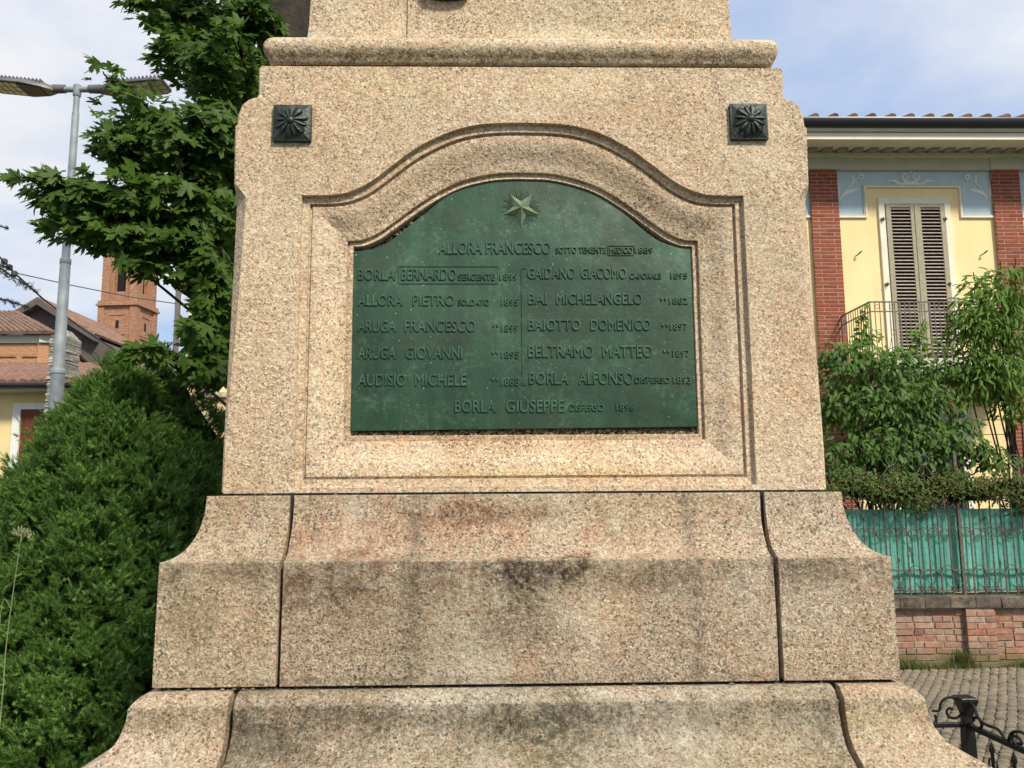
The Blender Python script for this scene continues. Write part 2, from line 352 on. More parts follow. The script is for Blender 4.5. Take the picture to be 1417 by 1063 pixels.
def leaf_mat(name, a, b, c, trans=0.35, rough=0.45, sc=2.2):
    t = NT(name)
    f = t.ramp(t.noise(sc, 4, 0.6), [(0.34, 0.0), (0.66, 1.0)])
    g = t.ramp(t.noise(9.0*sc, 2, 0.5), [(0.35, 0.0), (0.68, 1.0)])
    col = t.mix(f, a, b); col = t.mix(t.math('MULTIPLY', g, 0.6), col, c)
    return t.done(col, rough+0.08, 0, 0.22, None, trans)
M['maple'] = leaf_mat('maple leaf', (0.028, 0.068, 0.011), (0.052, 0.112, 0.016), (0.15, 0.25, 0.032), 0.42, 0.45)
M['spruce'] = leaf_mat('conifer needles', (0.060, 0.130, 0.025), (0.090, 0.185, 0.034), (0.12, 0.23, 0.042), 0.15, 0.6, 1.6)
M['spruce_tip'] = leaf_mat('conifer new growth', (0.17, 0.31, 0.06), (0.22, 0.38, 0.08), (0.27, 0.44, 0.11), 0.2, 0.55, 1.6)
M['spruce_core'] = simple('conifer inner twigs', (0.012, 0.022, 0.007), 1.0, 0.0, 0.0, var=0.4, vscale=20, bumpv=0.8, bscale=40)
M['peach'] = leaf_mat('peach leaf', (0.065, 0.14, 0.020), (0.12, 0.22, 0.03), (0.18, 0.30, 0.05), 0.35, 0.45)
M['shrub'] = leaf_mat('shrub leaf', (0.040, 0.095, 0.016), (0.07, 0.145, 0.024), (0.13, 0.22, 0.04), 0.3, 0.4)
M['ivy'] = leaf_mat('hedge leaf', (0.035, 0.075, 0.014), (0.06, 0.12, 0.022), (0.10, 0.14, 0.03), 0.2, 0.55)
M['ivy_bud'] = leaf_mat('hedge flower buds', (0.20, 0.12, 0.04), (0.17, 0.13, 0.04), (0.26, 0.17, 0.07), 0.2, 0.7)
M['blue_spruce'] = leaf_mat('blue spruce needles', (0.045, 0.065, 0.055), (0.06, 0.085, 0.075), (0.09, 0.11, 0.10), 0.1, 0.7)
M['grass'] = leaf_mat('grass blade', (0.09, 0.14, 0.03), (0.15, 0.19, 0.05), (0.27, 0.25, 0.10), 0.3, 0.6)
M['straw'] = simple('dry grass stalk', (0.22, 0.24, 0.12), 0.8, var=0.3, vscale=30)
M['bark'] = simple('bark', (0.035, 0.027, 0.020), 0.95, var=0.5, vscale=14, bumpv=1.0, bscale=30)
M['galv'] = simple('galvanised steel', (0.30, 0.33, 0.35), 0.62, 0.15, 0.4, var=0.22, vscale=9, bumpv=0.08)
M['lamp_grey'] = simple('lamp housing grey', (0.16, 0.15, 0.15), 0.5, 0.2, var=0.15, vscale=10)
M['lamp_dark'] = simple('lamp underside dark', (0.035, 0.033, 0.035), 0.5, 0.1, var=0.2, vscale=10)
M['led'] = simple('led lens', (0.42, 0.40, 0.33), 0.25, 0.0, 0.7, var=0.2, vscale=40)
M['iron'] = simple('wrought iron', (0.14, 0.12, 0.10), 0.65, 0.5, 0.4, var=0.4, vscale=20, bumpv=0.3)
M['rail_iron'] = simple('weathered balcony iron', (0.17, 0.15, 0.125), 0.7, 0.2, 0.3, var=0.3, vscale=20)
M['black_iron'] = simple('black painted iron', (0.010, 0.010, 0.011), 0.38, 0.2, 0.5, var=0.3, vscale=20, bumpv=0.25, bscale=80)
def teal_mat():
    t = NT('green shade netting')
    f = t.ramp(t.noise(1.0, 5, 0.65, vec=t.pos((6, 6, 0.7))), [(0.34, 0.0), (0.66, 1.0)])
    c = t.mix(f, (0.10, 0.36, 0.29), (0.20, 0.52, 0.43))
    c = t.mix(t.math('MULTIPLY', t.ramp(t.noise(5, 7, 0.75), [(0.5, 0), (0.7, 1)]), 0.5), c, (0.13, 0.27, 0.21))
    br = t.n('ShaderNodeTexBrick'); br.offset = 0.0; br.inputs['Scale'].default_value = 1.0; br.inputs['Brick Width'].default_value = 0.085; br.inputs['Row Height'].default_value = 0.085; br.inputs['Mortar Size'].default_value = 0.004
    mp = t.n('ShaderNodeMapping'); mp.inputs['Rotation'].default_value = (math.pi/2, 0, 0); t.l(t.tc.outputs['Object'], mp.inputs[0]); t.l(mp.outputs[0], br.inputs['Vector'])
    c = t.mix(t.math('MULTIPLY', br.outputs['Fac'], 0.45), c, (0.07, 0.22, 0.18))
    sl = t.math('MULTIPLY', t.ramp(t.noise(1.0, 3, 0.5, vec=t.pos((14, 14, 3))), [(0.70, 0.0), (0.71, 1.0)]), 0.8); c = t.mix(sl, c, (0.03, 0.06, 0.05))
    return t.done(c, 0.75, 0, 0.25, t.bump(f, 0.8, 0.04), 0.2)
M['teal'] = teal_mat()
def brick_mat(name, a, b, c, rnd=0.35, dirt=0.3, grime=(0.10, 0.09, 0.075), algae=0.0):
    t = NT(name); wp = t.n('ShaderNodeNewGeometry').outputs['Position']
    oi = t.n('ShaderNodeObjectInfo'); col = t.ramp(oi.outputs['Random'], [(0, a), (0.5, b), (1, c)])
    h = t.ramp(t.noise(17, 6, 0.7, vec=wp), [(0.3, 1-rnd), (0.7, 1+rnd*0.5)])
    col = t.mix(1.0, col, h, 'MULTIPLY')
    d = t.math('MULTIPLY', t.ramp(t.noise(3.5, 7, 0.7, vec=wp), [(0.45, 0.0), (0.7, 1.0)]), dirt)
    col = t.mix(d, col, grime)
    if algae:
        sp = t.n('ShaderNodeSeparateXYZ'); t.l(wp, sp.inputs[0])
        k = t.math('ADD', t.math('DIVIDE', sp.outputs[2], algae), t.math('MULTIPLY', t.math('SUBTRACT', t.noise(5, 7, 0.75, vec=wp), 0.5), 1.6))
        col = t.mix(t.ramp(k, [(0.35, 0.85), (1.0, 0.0)]), col, (0.13, 0.125, 0.055))
    return t.done(col, 0.88, 0, 0.22, t.bump(t.noise(70, 6, 0.7, vec=wp), 0.6, 0.008))
M['brick_h'] = brick_mat('house brick', (0.27, 0.075, 0.042), (0.33, 0.098, 0.055), (0.21, 0.066, 0.040), 0.25, 0.15)
M['brick_w'] = brick_mat('old wall brick', (0.38, 0.15, 0.09), (0.43, 0.28, 0.20), (0.25, 0.11, 0.075), 0.5, 0.85, (0.34, 0.26, 0.19), 0.22)
def far_brick(name, a, b, pale):
    t = NT(name)
    f = t.ramp(t.noise(1.4, 8, 0.75, dist=0.4), [(0.32, 0.0), (0.68, 1.0)]); c = t.mix(f, a, b)
    rows = t.ramp(t.noise(1.0, 3, 0.7, vec=t.pos((3.0, 3.0, 13.0))), [(0.44, 0.0), (0.62, 1.0)])
    c = t.mix(t.math('MULTIPLY', rows, 0.55), c, pale)
    pt = t.ramp(t.noise(4.5, 7, 0.8), [(0.52, 0.0), (0.66, 1.0)]); c = t.mix(t.math('MULTIPLY', pt, 0.5), c, pale)
    dk = t.ramp(t.noise(6.5, 6, 0.75), [(0.58, 0.0), (0.72, 1.0)]); c = t.mix(t.math('MULTIPLY', dk, 0.45), c, (0.10, 0.055, 0.035))
    return t.done(c, 0.9, 0, 0.2, t.bump(rows, 0.5, 0.03))
M['brick_far'] = far_brick('church tower brick', (0.31, 0.135, 0.07), (0.38, 0.19, 0.11), (0.46, 0.34, 0.24))
M['brick_far2'] = far_brick('ochre church brick', (0.42, 0.20, 0.10), (0.46, 0.23, 0.12), (0.50, 0.33, 0.21))
M['mortar_h'] = simple('red wall mortar', (0.42, 0.26, 0.20), 0.9, var=0.2, vscale=12, bumpv=0.3)
M['mortar_w'] = brick_mat('old pale mortar', (0.42, 0.36, 0.29), (0.42, 0.36, 0.29), (0.42, 0.36, 0.29), 0.4, 0.4, (0.25, 0.2, 0.15), 0.22)
M['cap'] = simple('wall coping', (0.105, 0.085, 0.065), 0.92, var=0.75, vscale=9, bumpv=0.8, rnd=0.3)
def stained(name, col, drip, s=0.35, bumpv=0.15):
    t = NT(name); f = t.ramp(t.noise(1.3, 6, 0.6), [(0.3, 0.0), (0.7, 1.0)]); c = t.mix(f, tuple(x*0.94 for x in col), tuple(min(1, x*1.05) for x in col))
    d = t.ramp(t.noise(1.0, 6, 0.7, vec=t.pos((5, 5, 0.5))), [(0.50, 0.0), (0.74, 1.0)]); c = t.mix(t.math('MULTIPLY', d, s), c, drip)
    e = t.ramp(t.noise(9, 8, 0.8), [(0.56, 0.0), (0.70, 1.0)]); c = t.mix(t.math('MULTIPLY', e, s*0.7), c, drip)
    cr_ = t.n('ShaderNodeTexVoronoi'); cr_.feature = 'DISTANCE_TO_EDGE'; cr_.inputs['Scale'].default_value = 0.9; t.l(t.noise(2.2, 5, 0.6, color=True), cr_.inputs['Vector'])
    ck = t.ramp(cr_.outputs['Distance'], [(0.0, 1.0), (0.004, 0.0)]); c = t.mix(t.math('MULTIPLY', ck, 0.25), c, drip)
    return t.done(c, 0.88, 0, 0.2, t.bump(t.noise(60, 5, 0.6), bumpv, 0.01))
M['plaster_y'] = stained('yellow plaster', (0.86, 0.68, 0.36), (0.66, 0.52, 0.30))
M['plaster_y2'] = simple('pale yellow plaster', (0.75, 0.60, 0.30), 0.85, var=0.07, vscale=1.5, bumpv=0.1)
M['plaster_g'] = simple('grey-green stucco', (0.54, 0.53, 0.45), 0.8, var=0.08, vscale=4, bumpv=0.1)
M['cream'] = simple('cream stucco moulding', (0.76, 0.71, 0.57), 0.8, var=0.06, vscale=4)
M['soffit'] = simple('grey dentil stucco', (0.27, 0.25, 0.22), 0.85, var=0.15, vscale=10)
M['fresco'] = stained('blue fresco panel', (0.47, 0.60, 0.65), (0.66, 0.70, 0.68), 0.6)
M['white_paint'] = simple('white paint', (0.74, 0.74, 0.70), 0.7, var=0.06, vscale=12)
M['shutter'] = simple('olive grey shutter wood', (0.33, 0.30, 0.21), 0.7, var=0.18, vscale=14, bumpv=0.2)
M['slat'] = simple('weathered shutter slat', (0.42, 0.36, 0.30), 0.7, var=0.22, vscale=14, rnd=0.15)
M['dark_in'] = simple('dark interior', (0.012, 0.012, 0.012), 0.9, var=0.2)
M['gutter'] = simple('black gutter', (0.014, 0.014, 0.017), 0.35, 0.2, 0.5, var=0.2, vscale=5)
M['tile'] = simple('terracotta roof tile', (0.21, 0.115, 0.08), 0.85, var=0.4, vscale=7, bumpv=0.4, rnd=0.3)
M['tile_far'] = simple('weathered far roof tile', (0.21, 0.125, 0.09), 0.9, var=0.45, vscale=2.5)
M['slate_wall'] = simple('grey gable boards', (0.10, 0.09, 0.088), 0.9, var=0.25, vscale=1.5)
M['red_shutter'] = simple('dark red roller shutter', (0.17, 0.035, 0.018), 0.6, var=0.15, vscale=6)
M['stackstone'] = simple('grey stacked stone', (0.30, 0.29, 0.24), 0.9, var=0.35, vscale=9, bumpv=0.5, rnd=0.3)
M['wire'] = simple('cable', (0.05, 0.05, 0.05), 0.6)
M['pole_grey'] = simple('concrete utility pole', (0.16, 0.14, 0.12), 0.85, var=0.2, vscale=3)
M['rust'] = simple('rusty iron', (0.10, 0.055, 0.03), 0.85, var=0.4, vscale=30)
def glass_mat():
    t = NT('dark window glass'); return t.done((0.015, 0.018, 0.02), 0.06, 0, 0.6)
M['glass'] = glass_mat()
M['sett'] = brick_mat('grey paving sett', (0.21, 0.175, 0.13), (0.26, 0.215, 0.16), (0.16, 0.13, 0.10), 0.4, 0.7, (0.12, 0.11, 0.06))
def ground_mat():
    t = NT('earth and grass ground')
    c = t.mix(t.ramp(t.noise(1.1, 8, 0.7), [(0.4, 0.0), (0.6, 1.0)]), (0.075, 0.065, 0.045), (0.05, 0.075, 0.025))
    return t.done(c, 0.95, 0, 0.2, t.bump(t.noise(25, 6, 0.7), 0.6, 0.03))
M['ground'] = ground_mat()
M['sand'] = simple('sand between setts', (0.085, 0.072, 0.045), 0.95, var=0.4, vscale=20, bumpv=0.5)
# ================================================================== GROUND
gm = MB(); gm.add([(-300, -300, 0), (300, -300, 0), (300, 300, 0), (-300, 300, 0)], [(0, 1, 2, 3)])
g = gm.build('ground', M['ground'], fixn=False); g['kind'] = 'structure'

# ================================================================== MONUMENT
XC, YC = 0.0865, 3.154
FY = 2.30                                     # front plane of the die
mon = thing('war_memorial', 'tall pink granite war memorial pedestal with green bronze name plaque', 'monument', (XC, YC, 0))

def prof_smooth(pts, n=4):
    """Catmull-Rom through (w, z) points"""
    out = []
    P = [Vector((a, b)) for a, b in pts]
    for i in range(len(P)-1):
        p0 = P[max(i-1, 0)]; p1 = P[i]; p2 = P[i+1]; p3 = P[min(i+2, len(P)-1)]
        for k in range(n):
            t = k/n
            out.append(tuple(0.5*((2*p1)+(p2-p0)*t+(2*p0-5*p1+4*p2-p3)*t*t+(3*p1-p0-3*p2+p3)*t**3)))
    out.append(tuple(P[-1])); return out

# profiles: half width w against height z, top to bottom
prof1 = [(0.884, 1.8955), (0.884, 1.893)] + prof_smooth([(0.884, 1.888), (0.887, 1.845), (0.899, 1.795), (0.922, 1.752), (0.950, 1.730), (0.969, 1.7235)], 4) + [(0.9695, 1.7215)]+[(0.9697+0.0003*k, 1.7215-0.0393*k) for k in range(1, 8)]+[(0.9715, 1.4075)]
prof2 = prof_smooth([(0.968, 1.3985), (0.992, 1.3905), (1.010, 1.3715)], 3) + prof_smooth([(1.0125, 1.365), (1.0155, 1.338), (1.026, 1.300), (1.048, 1.268), (1.082, 1.248), (1.12, 1.228), (1.15, 1.205)], 4) + [(1.165, 1.19), (1.165, 1.10), (1.165, 0.905)]
prof3 = [(1.165, 0.898), (1.19, 0.89), (1.20, 0.87), (1.20, 0.36)]
prof4 = [(1.38, 0.35), (1.40, 0.34), (1.40, -0.02)]

def course(prof, jl, jr, m_mid, m_cor, gap=0.0062):
    n = len(prof); inner = 0.3; js = (jl+jr)/2
    def mid(ang, mat, a, b):
        c, s_ = math.cos(ang), math.sin(ang); m = MB(); vs = []
        pts = [(-w, z) for w, z in prof]+[(-inner, prof[-1][1]), (-inner, prof[0][1])]
        rj_ = random.Random(int(a*1e4)+int(ang*10))
        for x in (-a+gap, b-gap):
            for y, z in pts:
                x += rj_.uniform(-0.0009, 0.0009)
                x = min(max(x, -a+gap-0.0022), -a+gap+0.0022) if x < 0 else min(max(x, b-gap-0.0022), b-gap+0.0022)
                vs.append((XC+x*c-y*s_, YC+x*s_+y*c, z))
        k = len(pts)
        m.add(vs, [tuple(range(k)), tuple(range(2*k-1, k-1, -1))]+[(i, i+k, (i+1) % k+k, (i+1) % k) for i in range(k)])
        m.build('stone_block', mat, mon, bevel=0.010, segs=3, smooth=40)
    def corner(sx, sy, jx):
        m = MB(); vs = []; fs = []
        for w, z in prof:
            for x, y in ((sx*(jx+gap), sy*w), (sx*w, sy*w), (sx*w, sy*(js+gap)), (sx*(jx+gap), sy*(js+gap))):
                vs.append((XC+x, YC+y, z))
        for i in range(n-1):
            for k in range(4): fs.append((i*4+k, i*4+(k+1) % 4, (i+1)*4+(k+1) % 4, (i+1)*4+k))
        fs.append((0, 1, 2, 3)); fs.append(((n-1)*4+3, (n-1)*4+2, (n-1)*4+1, (n-1)*4))
        m.add(vs, fs); m.build('stone_block', m_cor, mon, bevel=0.010, segs=3, smooth=40)
    mid(0, m_mid, jl, jr); mid(math.pi/2, m_cor, js, js); mid(math.pi, m_cor, jr, jl); mid(-math.pi/2, m_cor, js, js)
    corner(-1, -1, jl); corner(1, -1, jr); corner(-1, 1, jl); corner(1, 1, jr)
j1l = XC-at(403, 700, YC-0.887).x; j1r = at(1056, 700, YC-0.887).x-XC
j2l = XC-at(318, 975, YC-1.012).x; j2r = at(1165, 968, YC-1.012).x-XC
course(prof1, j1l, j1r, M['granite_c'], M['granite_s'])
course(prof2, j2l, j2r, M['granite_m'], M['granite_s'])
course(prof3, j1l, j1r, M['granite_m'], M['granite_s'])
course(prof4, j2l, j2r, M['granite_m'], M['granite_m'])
core = MB(); core.box(XC-0.84, XC+0.84, YC-0.84, YC+0.84, 1.8986, 1.912); core.build('joint_mortar', M['joint'], mon)
core = MB(); core.box(XC-0.855, XC+0.855, YC-0.872, YC+0.872, 1.42, 1.8985); core.build('joint_mortar', M['joint'], mon)
core = MB()
core.box(XC-0.955, XC+0.955, YC-0.955, YC+0.955, 0.02, 1.402); core.build('joint_mortar', M['joint'], mon)
core = MB()
core.box(XC-0.7, XC+0.7, YC-0.845, YC+0.845, 3.155, 3.21)
core.build('joint_mortar', M['joint'], mon)
# loose moss and grit lying in the open joints
jd = MB(); rj = random.Random(3)
for _ in range(200):
    if rj.random() < 0.62: x = XC+rj.uniform(-0.97, 0.97); z = 1.4015; y = YC-0.968+rj.uniform(-0.004, 0.01)
    else: x = XC+rj.uniform(-0.84, 0.84); z = 1.8975; y = YC-0.880+rj.uniform(0.0, 0.014)
    r = rj.uniform(0.001, 0.0045)*(1 if rj.random() < 0.3 else 0.5)
    jd.add([(x-r*1.8, y, z), (x+r, y-r, z), (x+r*1.4, y+r, z), (x, y, z+r)], [(0, 1, 3), (1, 2, 3), (2, 0, 3), (0, 2, 1)])
jd.build('joint_grit', M['debris'], mon, kind='stuff')

# ---- die with its recessed, S-curved frame
wB = 0.854
def X(px, py=600): return at(px, py, FY).x
def Z(py, px=722): return at(px, py, FY).z
half_top = [(722, 169.6), (691.6, 170.2), (661.4, 172.6), (631.3, 179.2), (601, 191.3), (571, 207.8), (541, 230.4), (510.8, 252.5), (480.7, 266.0), (450.6, 270.0), (417, 270)]
half_in = [(722, 230.6), (691.6, 231.6), (661, 236.4), (631, 245.5), (601, 260.5), (571, 280), (545, 299), (524, 314), (508, 322), (494, 326.3), (478, 327)]
def half_world(h): return [(at(x, y, FY).x-XC, at(x, y, FY).z) for x, y in h]
def smooth_half(h, n): return prof_smooth(half_world(h), n)
def make_path(top, zb, xb_l, xb_r, zt=None):
    """closed path: top curve left to right, down the right, along the bottom, up the left"""
    L = [(p[0], p[1]) for p in top]                       # centre -> left corner
    L[0] = (0.0, L[0][1])
    left = L[::-1]; right = [(-x, z) for x, z in L[1:]]
    tp = left+right
    pts = list(tp)
    xr = right[-1][0]; xl = left[0][0]; z0 = left[0][1]
    N = 10
    for i in range(1, N): pts.append((xr, z0+(zb-z0)*i/N))
    pts.append((xr, zb))
    for i in range(1, N): pts.append((xr+(xl-xr)*i/N, zb))
    pts.append((xl, zb))
    for i in range(1, N): pts.append((xl, zb+(z0-zb)*i/N))
    return pts
outer = make_path(smooth_half(half_top, 4), Z(673), 0, 0)
inner = make_path(smooth_half(half_in, 4), Z(606), 0, 0)
NP = len(outer)
corner_i = {0, 4*(len(half_top)-1)*2, 4*(len(half_top)-1)*2+10, 4*(len(half_top)-1)*2+20}
def contour(k, d, wob=0.0007):
    o = []
    for i, ((ax, az), (bx, bz)) in enumerate(zip(outer, inner)):
        x = ax+(bx-ax)*k; z = az+(bz-az)*k
        nz = noise.noise(Vector((x*14, z*14, k*0.7+3)))*wob*1.6
        o.append((XC+x+nz, FY+d, z+nz))
    return o
sect = [(0, 0), (0.006, 0.003), (0.008, 0.017), (0.16, 0.017), (0.165, 0.025), (0.168, 0.030), (0.205, 0.030), (0.225, 0.023), (0.28, 0.023)]
for t in (0.12, 0.24, 0.36, 0.46, 0.55, 0.64, 0.74, 0.86, 1.0):
    s_ = t*t*(3-2*t); sect.append((0.28+t*(0.955-0.28), 0.023+0.030*s_))
sect += [(0.968, 0.054), (0.972, 0.068), (1.0, 0.066), (1.085, 0.064), (1.095, 0.068), (1.10, 0.115)]
vs = []; fs = []
for k, d in sect: vs += contour(k, d)
for a in range(len(sect)-1):
    for i in range(NP):
        j = (i+1) % NP
        fs.append((a*NP+i, a*NP+j, (a+1)*NP+j, (a+1)*NP+i))
fs.append(tuple((len(sect)-1)*NP+i for i in range(NP)))
fr = MB(); fr.add(vs, fs)
# die body: rows (z, half width, corner chamfer)
zt = 3.176
rows = [(1.902, wB-0.004, 0.004), (1.906, wB, 0.005), (2.05, wB, 0.006), (2.25, wB, 0.016), (2.45, wB, 0.027), (2.70, wB, 0.036), (2.762, wB, 0.037), (2.768, wB, 0.036), (2.806, wB, 0.005)]
def eW(px, py): return at(px, py, FY).x-XC
ear = [(1117.5, 190), (1117, 176), (1114, 174), (1112, 160), (1107, 147), (1099, 140.5), (1091, 138), (1087, 137), (1084.5, 132), (1084, 120), (1083.5, 97)]
for px, py in ear: rows.append((at(px, py, FY).z, eW(px, py), 0.005))
rows.append((zt, rows[-1][1]-0.003, 0.007))
body = MB(); vs = []; fs = []
for z, w, c in rows:
    for x, y in ((-w+c, -wB), (-w, -wB+c), (-w, wB-c), (-w+c, wB), (w-c, wB), (w, wB-c), (w, -wB+c), (w-c, -wB)):
        vs.append((XC+x, YC+y, z))
R_ = len(rows)
for a in range(R_-1):
    for k in range(7): fs.append((a*8+k, (a+1)*8+k, (a+1)*8+k+1, a*8+k+1))
fs.append(tuple(range(8))); fs.append(tuple((R_-1)*8+k for k in range(8))[::-1])
body.add(vs, fs)
# front face with the frame opening
ol = [Vector((XC-w+c, FY, z)) for z, w, c in rows]+[Vector((XC+w-c, FY, z)) for z, w, c in rows[::-1]]
hole = [Vector(p) for p in contour(0, 0)]
allp = ol+hole
o2 = [Vector((p.x, p.z, 0)) for p in ol]; h2 = [Vector((p.x, p.z, 0)) for p in hole]
tr = geometry.tessellate_polygon([o2, h2])
die = MB(); die.add(body.v, body.f); die.add([tuple(p) for p in allp], [tuple(t) for t in tr]); die.add(fr.v, fr.f)
def finish_die():
    r = mon.location
    me = bpy.data.meshes.new('die_block')
    me.from_pydata([(v[0]-r.x, v[1]-r.y, v[2]-r.z) for v in die.v], [], die.f)
    bm = bmesh.new(); bm.from_mesh(me)
    bmesh.ops.remove_doubles(bm, verts=bm.verts, dist=2e-5)
    bmesh.ops.recalc_face_normals(bm, faces=bm.faces)
    bm.to_mesh(me); bm.free()
    me.polygons.foreach_set('use_smooth', [True]*len(me.polygons)); me.set_sharp_from_angle(angle=math.radians(24))
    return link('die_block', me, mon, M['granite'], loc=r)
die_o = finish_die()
# rough mortar bed showing round the plaque
mb_ = MB(); rj = random.Random(5)
cin = contour(1.085, 0.0, 0)
for i in range(NP):
    a = Vector(cin[i]); b = Vector(cin[(i+1) % NP])
    L = (b-a).length; m_ = max(1, int(L/0.0028))
    for q in range(m_):
        p = a.lerp(b, (q+rj.random())/m_)
        toc = Vector((XC-p.x, 0, 2.38-p.z)).normalized()
        p = p+toc*rj.uniform(-0.004, 0.020); r = rj.uniform(0.003, 0.008)
        y0 = FY+0.080+rj.uniform(0, 0.010)
        vs = []
        for k in range(5):
            an = 2*math.pi*k/5+rj.random(); rr = r*rj.uniform(0.6, 1.2); vs.append((p.x+rr*math.cos(an), y0+rj.uniform(0, 0.003), p.z+rr*math.sin(an)))
        vs.append((p.x, y0-r*0.4, p.z)); vs.append((p.x, y0+0.02, p.z))
        mb_.add(vs, [(k, (k+1) % 5, 5) for k in range(5)]+[((k+1) % 5, k, 6) for k in range(5)])
mb_.build('rough_bedding', M['debris'], mon, kind='stuff')

# ---- bronze plaque
PY = FY+0.070
pl = [(488.4, 347.4), (500, 347.2), (513, 345.3), (526.5, 341), (543.4, 331), (556, 321), (570, 309), (586, 297.5), (601, 284.5), (616, 273), (631, 263.8), (646, 256.5), (661, 251.3), (676.5, 247.6), (697, 244.5), (718.7, 243.4),
      (740, 244), (762, 246.5), (785, 251.5), (807, 259), (829, 270), (849, 283), (868, 299), (882, 311), (896, 323), (910, 332.5), (925, 338.5), (940, 341.5), (955.5, 342.5), (961, 460), (966.5, 590.5), (484.8, 596.5), (486.5, 460)]
pw = [(at(x, y, PY).x, at(x, y, PY).z) for x, y in pl]
pm = MB(); pm.prism_y(pw, PY, PY+0.018)
plaque = pm.build('bronze_plaque', M['patina'], mon, bevel=0.0025, segs=2, smooth=35)

def word(text, x0, x1, yb, yt, depth=0.0036, thick=0.0):
    a = at(x0, yb, PY); b = at(x1, yb, PY); c = at((x0+x1)/2, yt, PY); yb_c = at((x0+x1)/2, yb, PY)
    cu = bpy.data.curves.new('t', 'FONT'); cu.body = text; cu.size = 1.0; cu.extrude = 0.03; cu.bevel_depth = 0.014; cu.bevel_resolution = 1; cu.offset = thick; cu.resolution_u = 4
    ob = bpy.data.objects.new('t', cu); COL.objects.link(ob)
    dg = bpy.context.evaluated_depsgraph_get(); dg.update()
    me = bpy.data.meshes.new_from_object(ob.evaluated_get(dg))
    bpy.data.objects.remove(ob); bpy.data.curves.remove(cu)
    n = len(me.vertices); co = np.empty(n*3, dtype=np.float32); me.vertices.foreach_get('co', co); co = co.reshape(-1, 3)
    mn = co.min(0); mxx = co.max(0)
    W_ = b.x-a.x; H_ = c.z-yb_c.z
    u = (co[:, 0]-mn[0])/(mxx[0]-mn[0]); v = (co[:, 1]-mn[1])/(mxx[1]-mn[1]); w = (co[:, 2]-mn[2])/(mxx[2]-mn[2])
    r = mon.location
    V = np.stack([a.x+u*W_-r.x, PY-w*depth-r.y, a.z+(b.z-a.z)*u+v*H_-r.z], 1)
    # front (high w) towards the camera
    me.vertices.foreach_set('co', V.astype(np.float32).ravel()); me.update()
    me.flip_normals() if False else None
    me.materials.clear(); me.materials.append(M['patina_hi'])
    link('raised_lettering', me, plaque, loc=r)
words = [
 ('ALLORA FRANCESCO', 607, 762, 351.7, 335), ('SOTTO TENENTE', 769, 839, 350.8, 342), ('MEDICO', 843.5, 875.5, 350.8, 342.3), ('1889', 879, 904, 350.8, 342.3),
 ('BORLA', 495, 547, 388, 372), ('BERNARDO', 555.5, 631.5, 388, 372), ('SERGENTE', 634, 684.6, 388, 379), ('1899', 692, 716.5, 388, 378.5),
 ('GAIDANO', 730, 796, 386, 370.6), ('GIACOMO', 804, 867, 386, 370.6), ('CAPORALE', 871, 915, 386, 378), ('1895', 928, 951.5, 386, 377.5),
 ('ALLORA', 495, 557.5, 423.4, 408), ('PIETRO', 571, 629.5, 423.4, 408), ('SOLDATO', 634, 677, 423, 414.5), ('1895', 693.6, 717.6, 423, 413.5),
 ('BAI', 731, 757, 421.4, 406), ('MICHELANGELO', 770, 889, 421.4, 406), ("''", 914, 923, 416, 412), ('1882', 926, 952, 421, 412),
 ('ARUGA', 495, 548, 459.5, 443.4), ('FRANCESCO', 560, 658.6, 459.5, 443.4), ("''", 682, 690, 453, 449), ('1899', 693.6, 717.6, 459.5, 449.5),
 ('BAIOTTO', 731, 804, 457.5, 442), ('DOMENICO', 817.4, 900.7, 457.5, 442), ("''", 916, 925, 452, 448), ('1897', 927.5, 952, 457, 447.5),
 ('ARUGA', 495, 548, 496.8, 480), ('GIOVANNI', 561, 640, 496.8, 480), ("''", 680.5, 690, 490, 486), ('1895', 693.6, 718.4, 496, 486),
 ('BELTRAMO', 731, 821.6, 494.8, 478), ('MATTEO', 834, 903, 494.8, 478), ("''", 918, 927, 488, 484), ('1897', 931, 955, 494, 484.5),
 ('AUDISIO', 495, 562, 534.3, 517.4), ('MICHELE', 574, 645.6, 534.3, 517.4), ("''", 680.5, 690, 527, 523), ('1888', 693.6, 718.4, 534, 523),
 ('BORLA', 732, 787, 532, 515), ('ALFONSO', 800.5, 876, 532, 515), ('DISPERSO', 878.7, 927.5, 530.5, 521.5), ('1893', 931.7, 956.6, 531, 521),
 ('BORLA', 629.5, 686, 571, 554), ('GIUSEPPE', 700, 781, 571, 553.5), ('DISPERSO', 788, 836, 569, 559.5), ('1896', 852.7, 877.5, 568.5, 558.5)]
for w_ in words: word(*w_)
def pz(px, py): p = at(px, py, PY); return (p.x, p.z)
def strip(mb, p, q, w, h):
    a = Vector(pz(*p)); b = Vector(pz(*q)); t = (b-a).normalized(); nrm = Vector((-t.y, t.x))*w/2
    mb.prism_y([tuple(a-nrm), tuple(b-nrm), tuple(b+nrm), tuple(a+nrm)], PY-h, PY+0.003)
for x0, y0, x1, y1 in ((552, 368.8, 689.3, 392.5), (841.3, 340.3, 877.2, 353.3)):
    bx_ = MB(); strip(bx_, (x0, y0), (x1, y0), 0.0018, 0.0022); strip(bx_, (x0, y1), (x1, y1), 0.0018, 0.0022)
    strip(bx_, (x0, y0), (x0, y1), 0.0018, 0.0023); strip(bx_, (x1, y0), (x1, y1), 0.0018, 0.0023)
    bx_.build('name_frame', M['patina'], plaque)

rl = MB(); strip(rl, (722, 371), (723.5, 533), 0.0032, 0.003); strip(rl, (722.5, 371.5), (728, 371.5), 0.003, 0.0028); strip(rl, (723, 532.5), (729, 532.5), 0.003, 0.0028)
rl.build('dividing_rule', M['patina'], plaque)
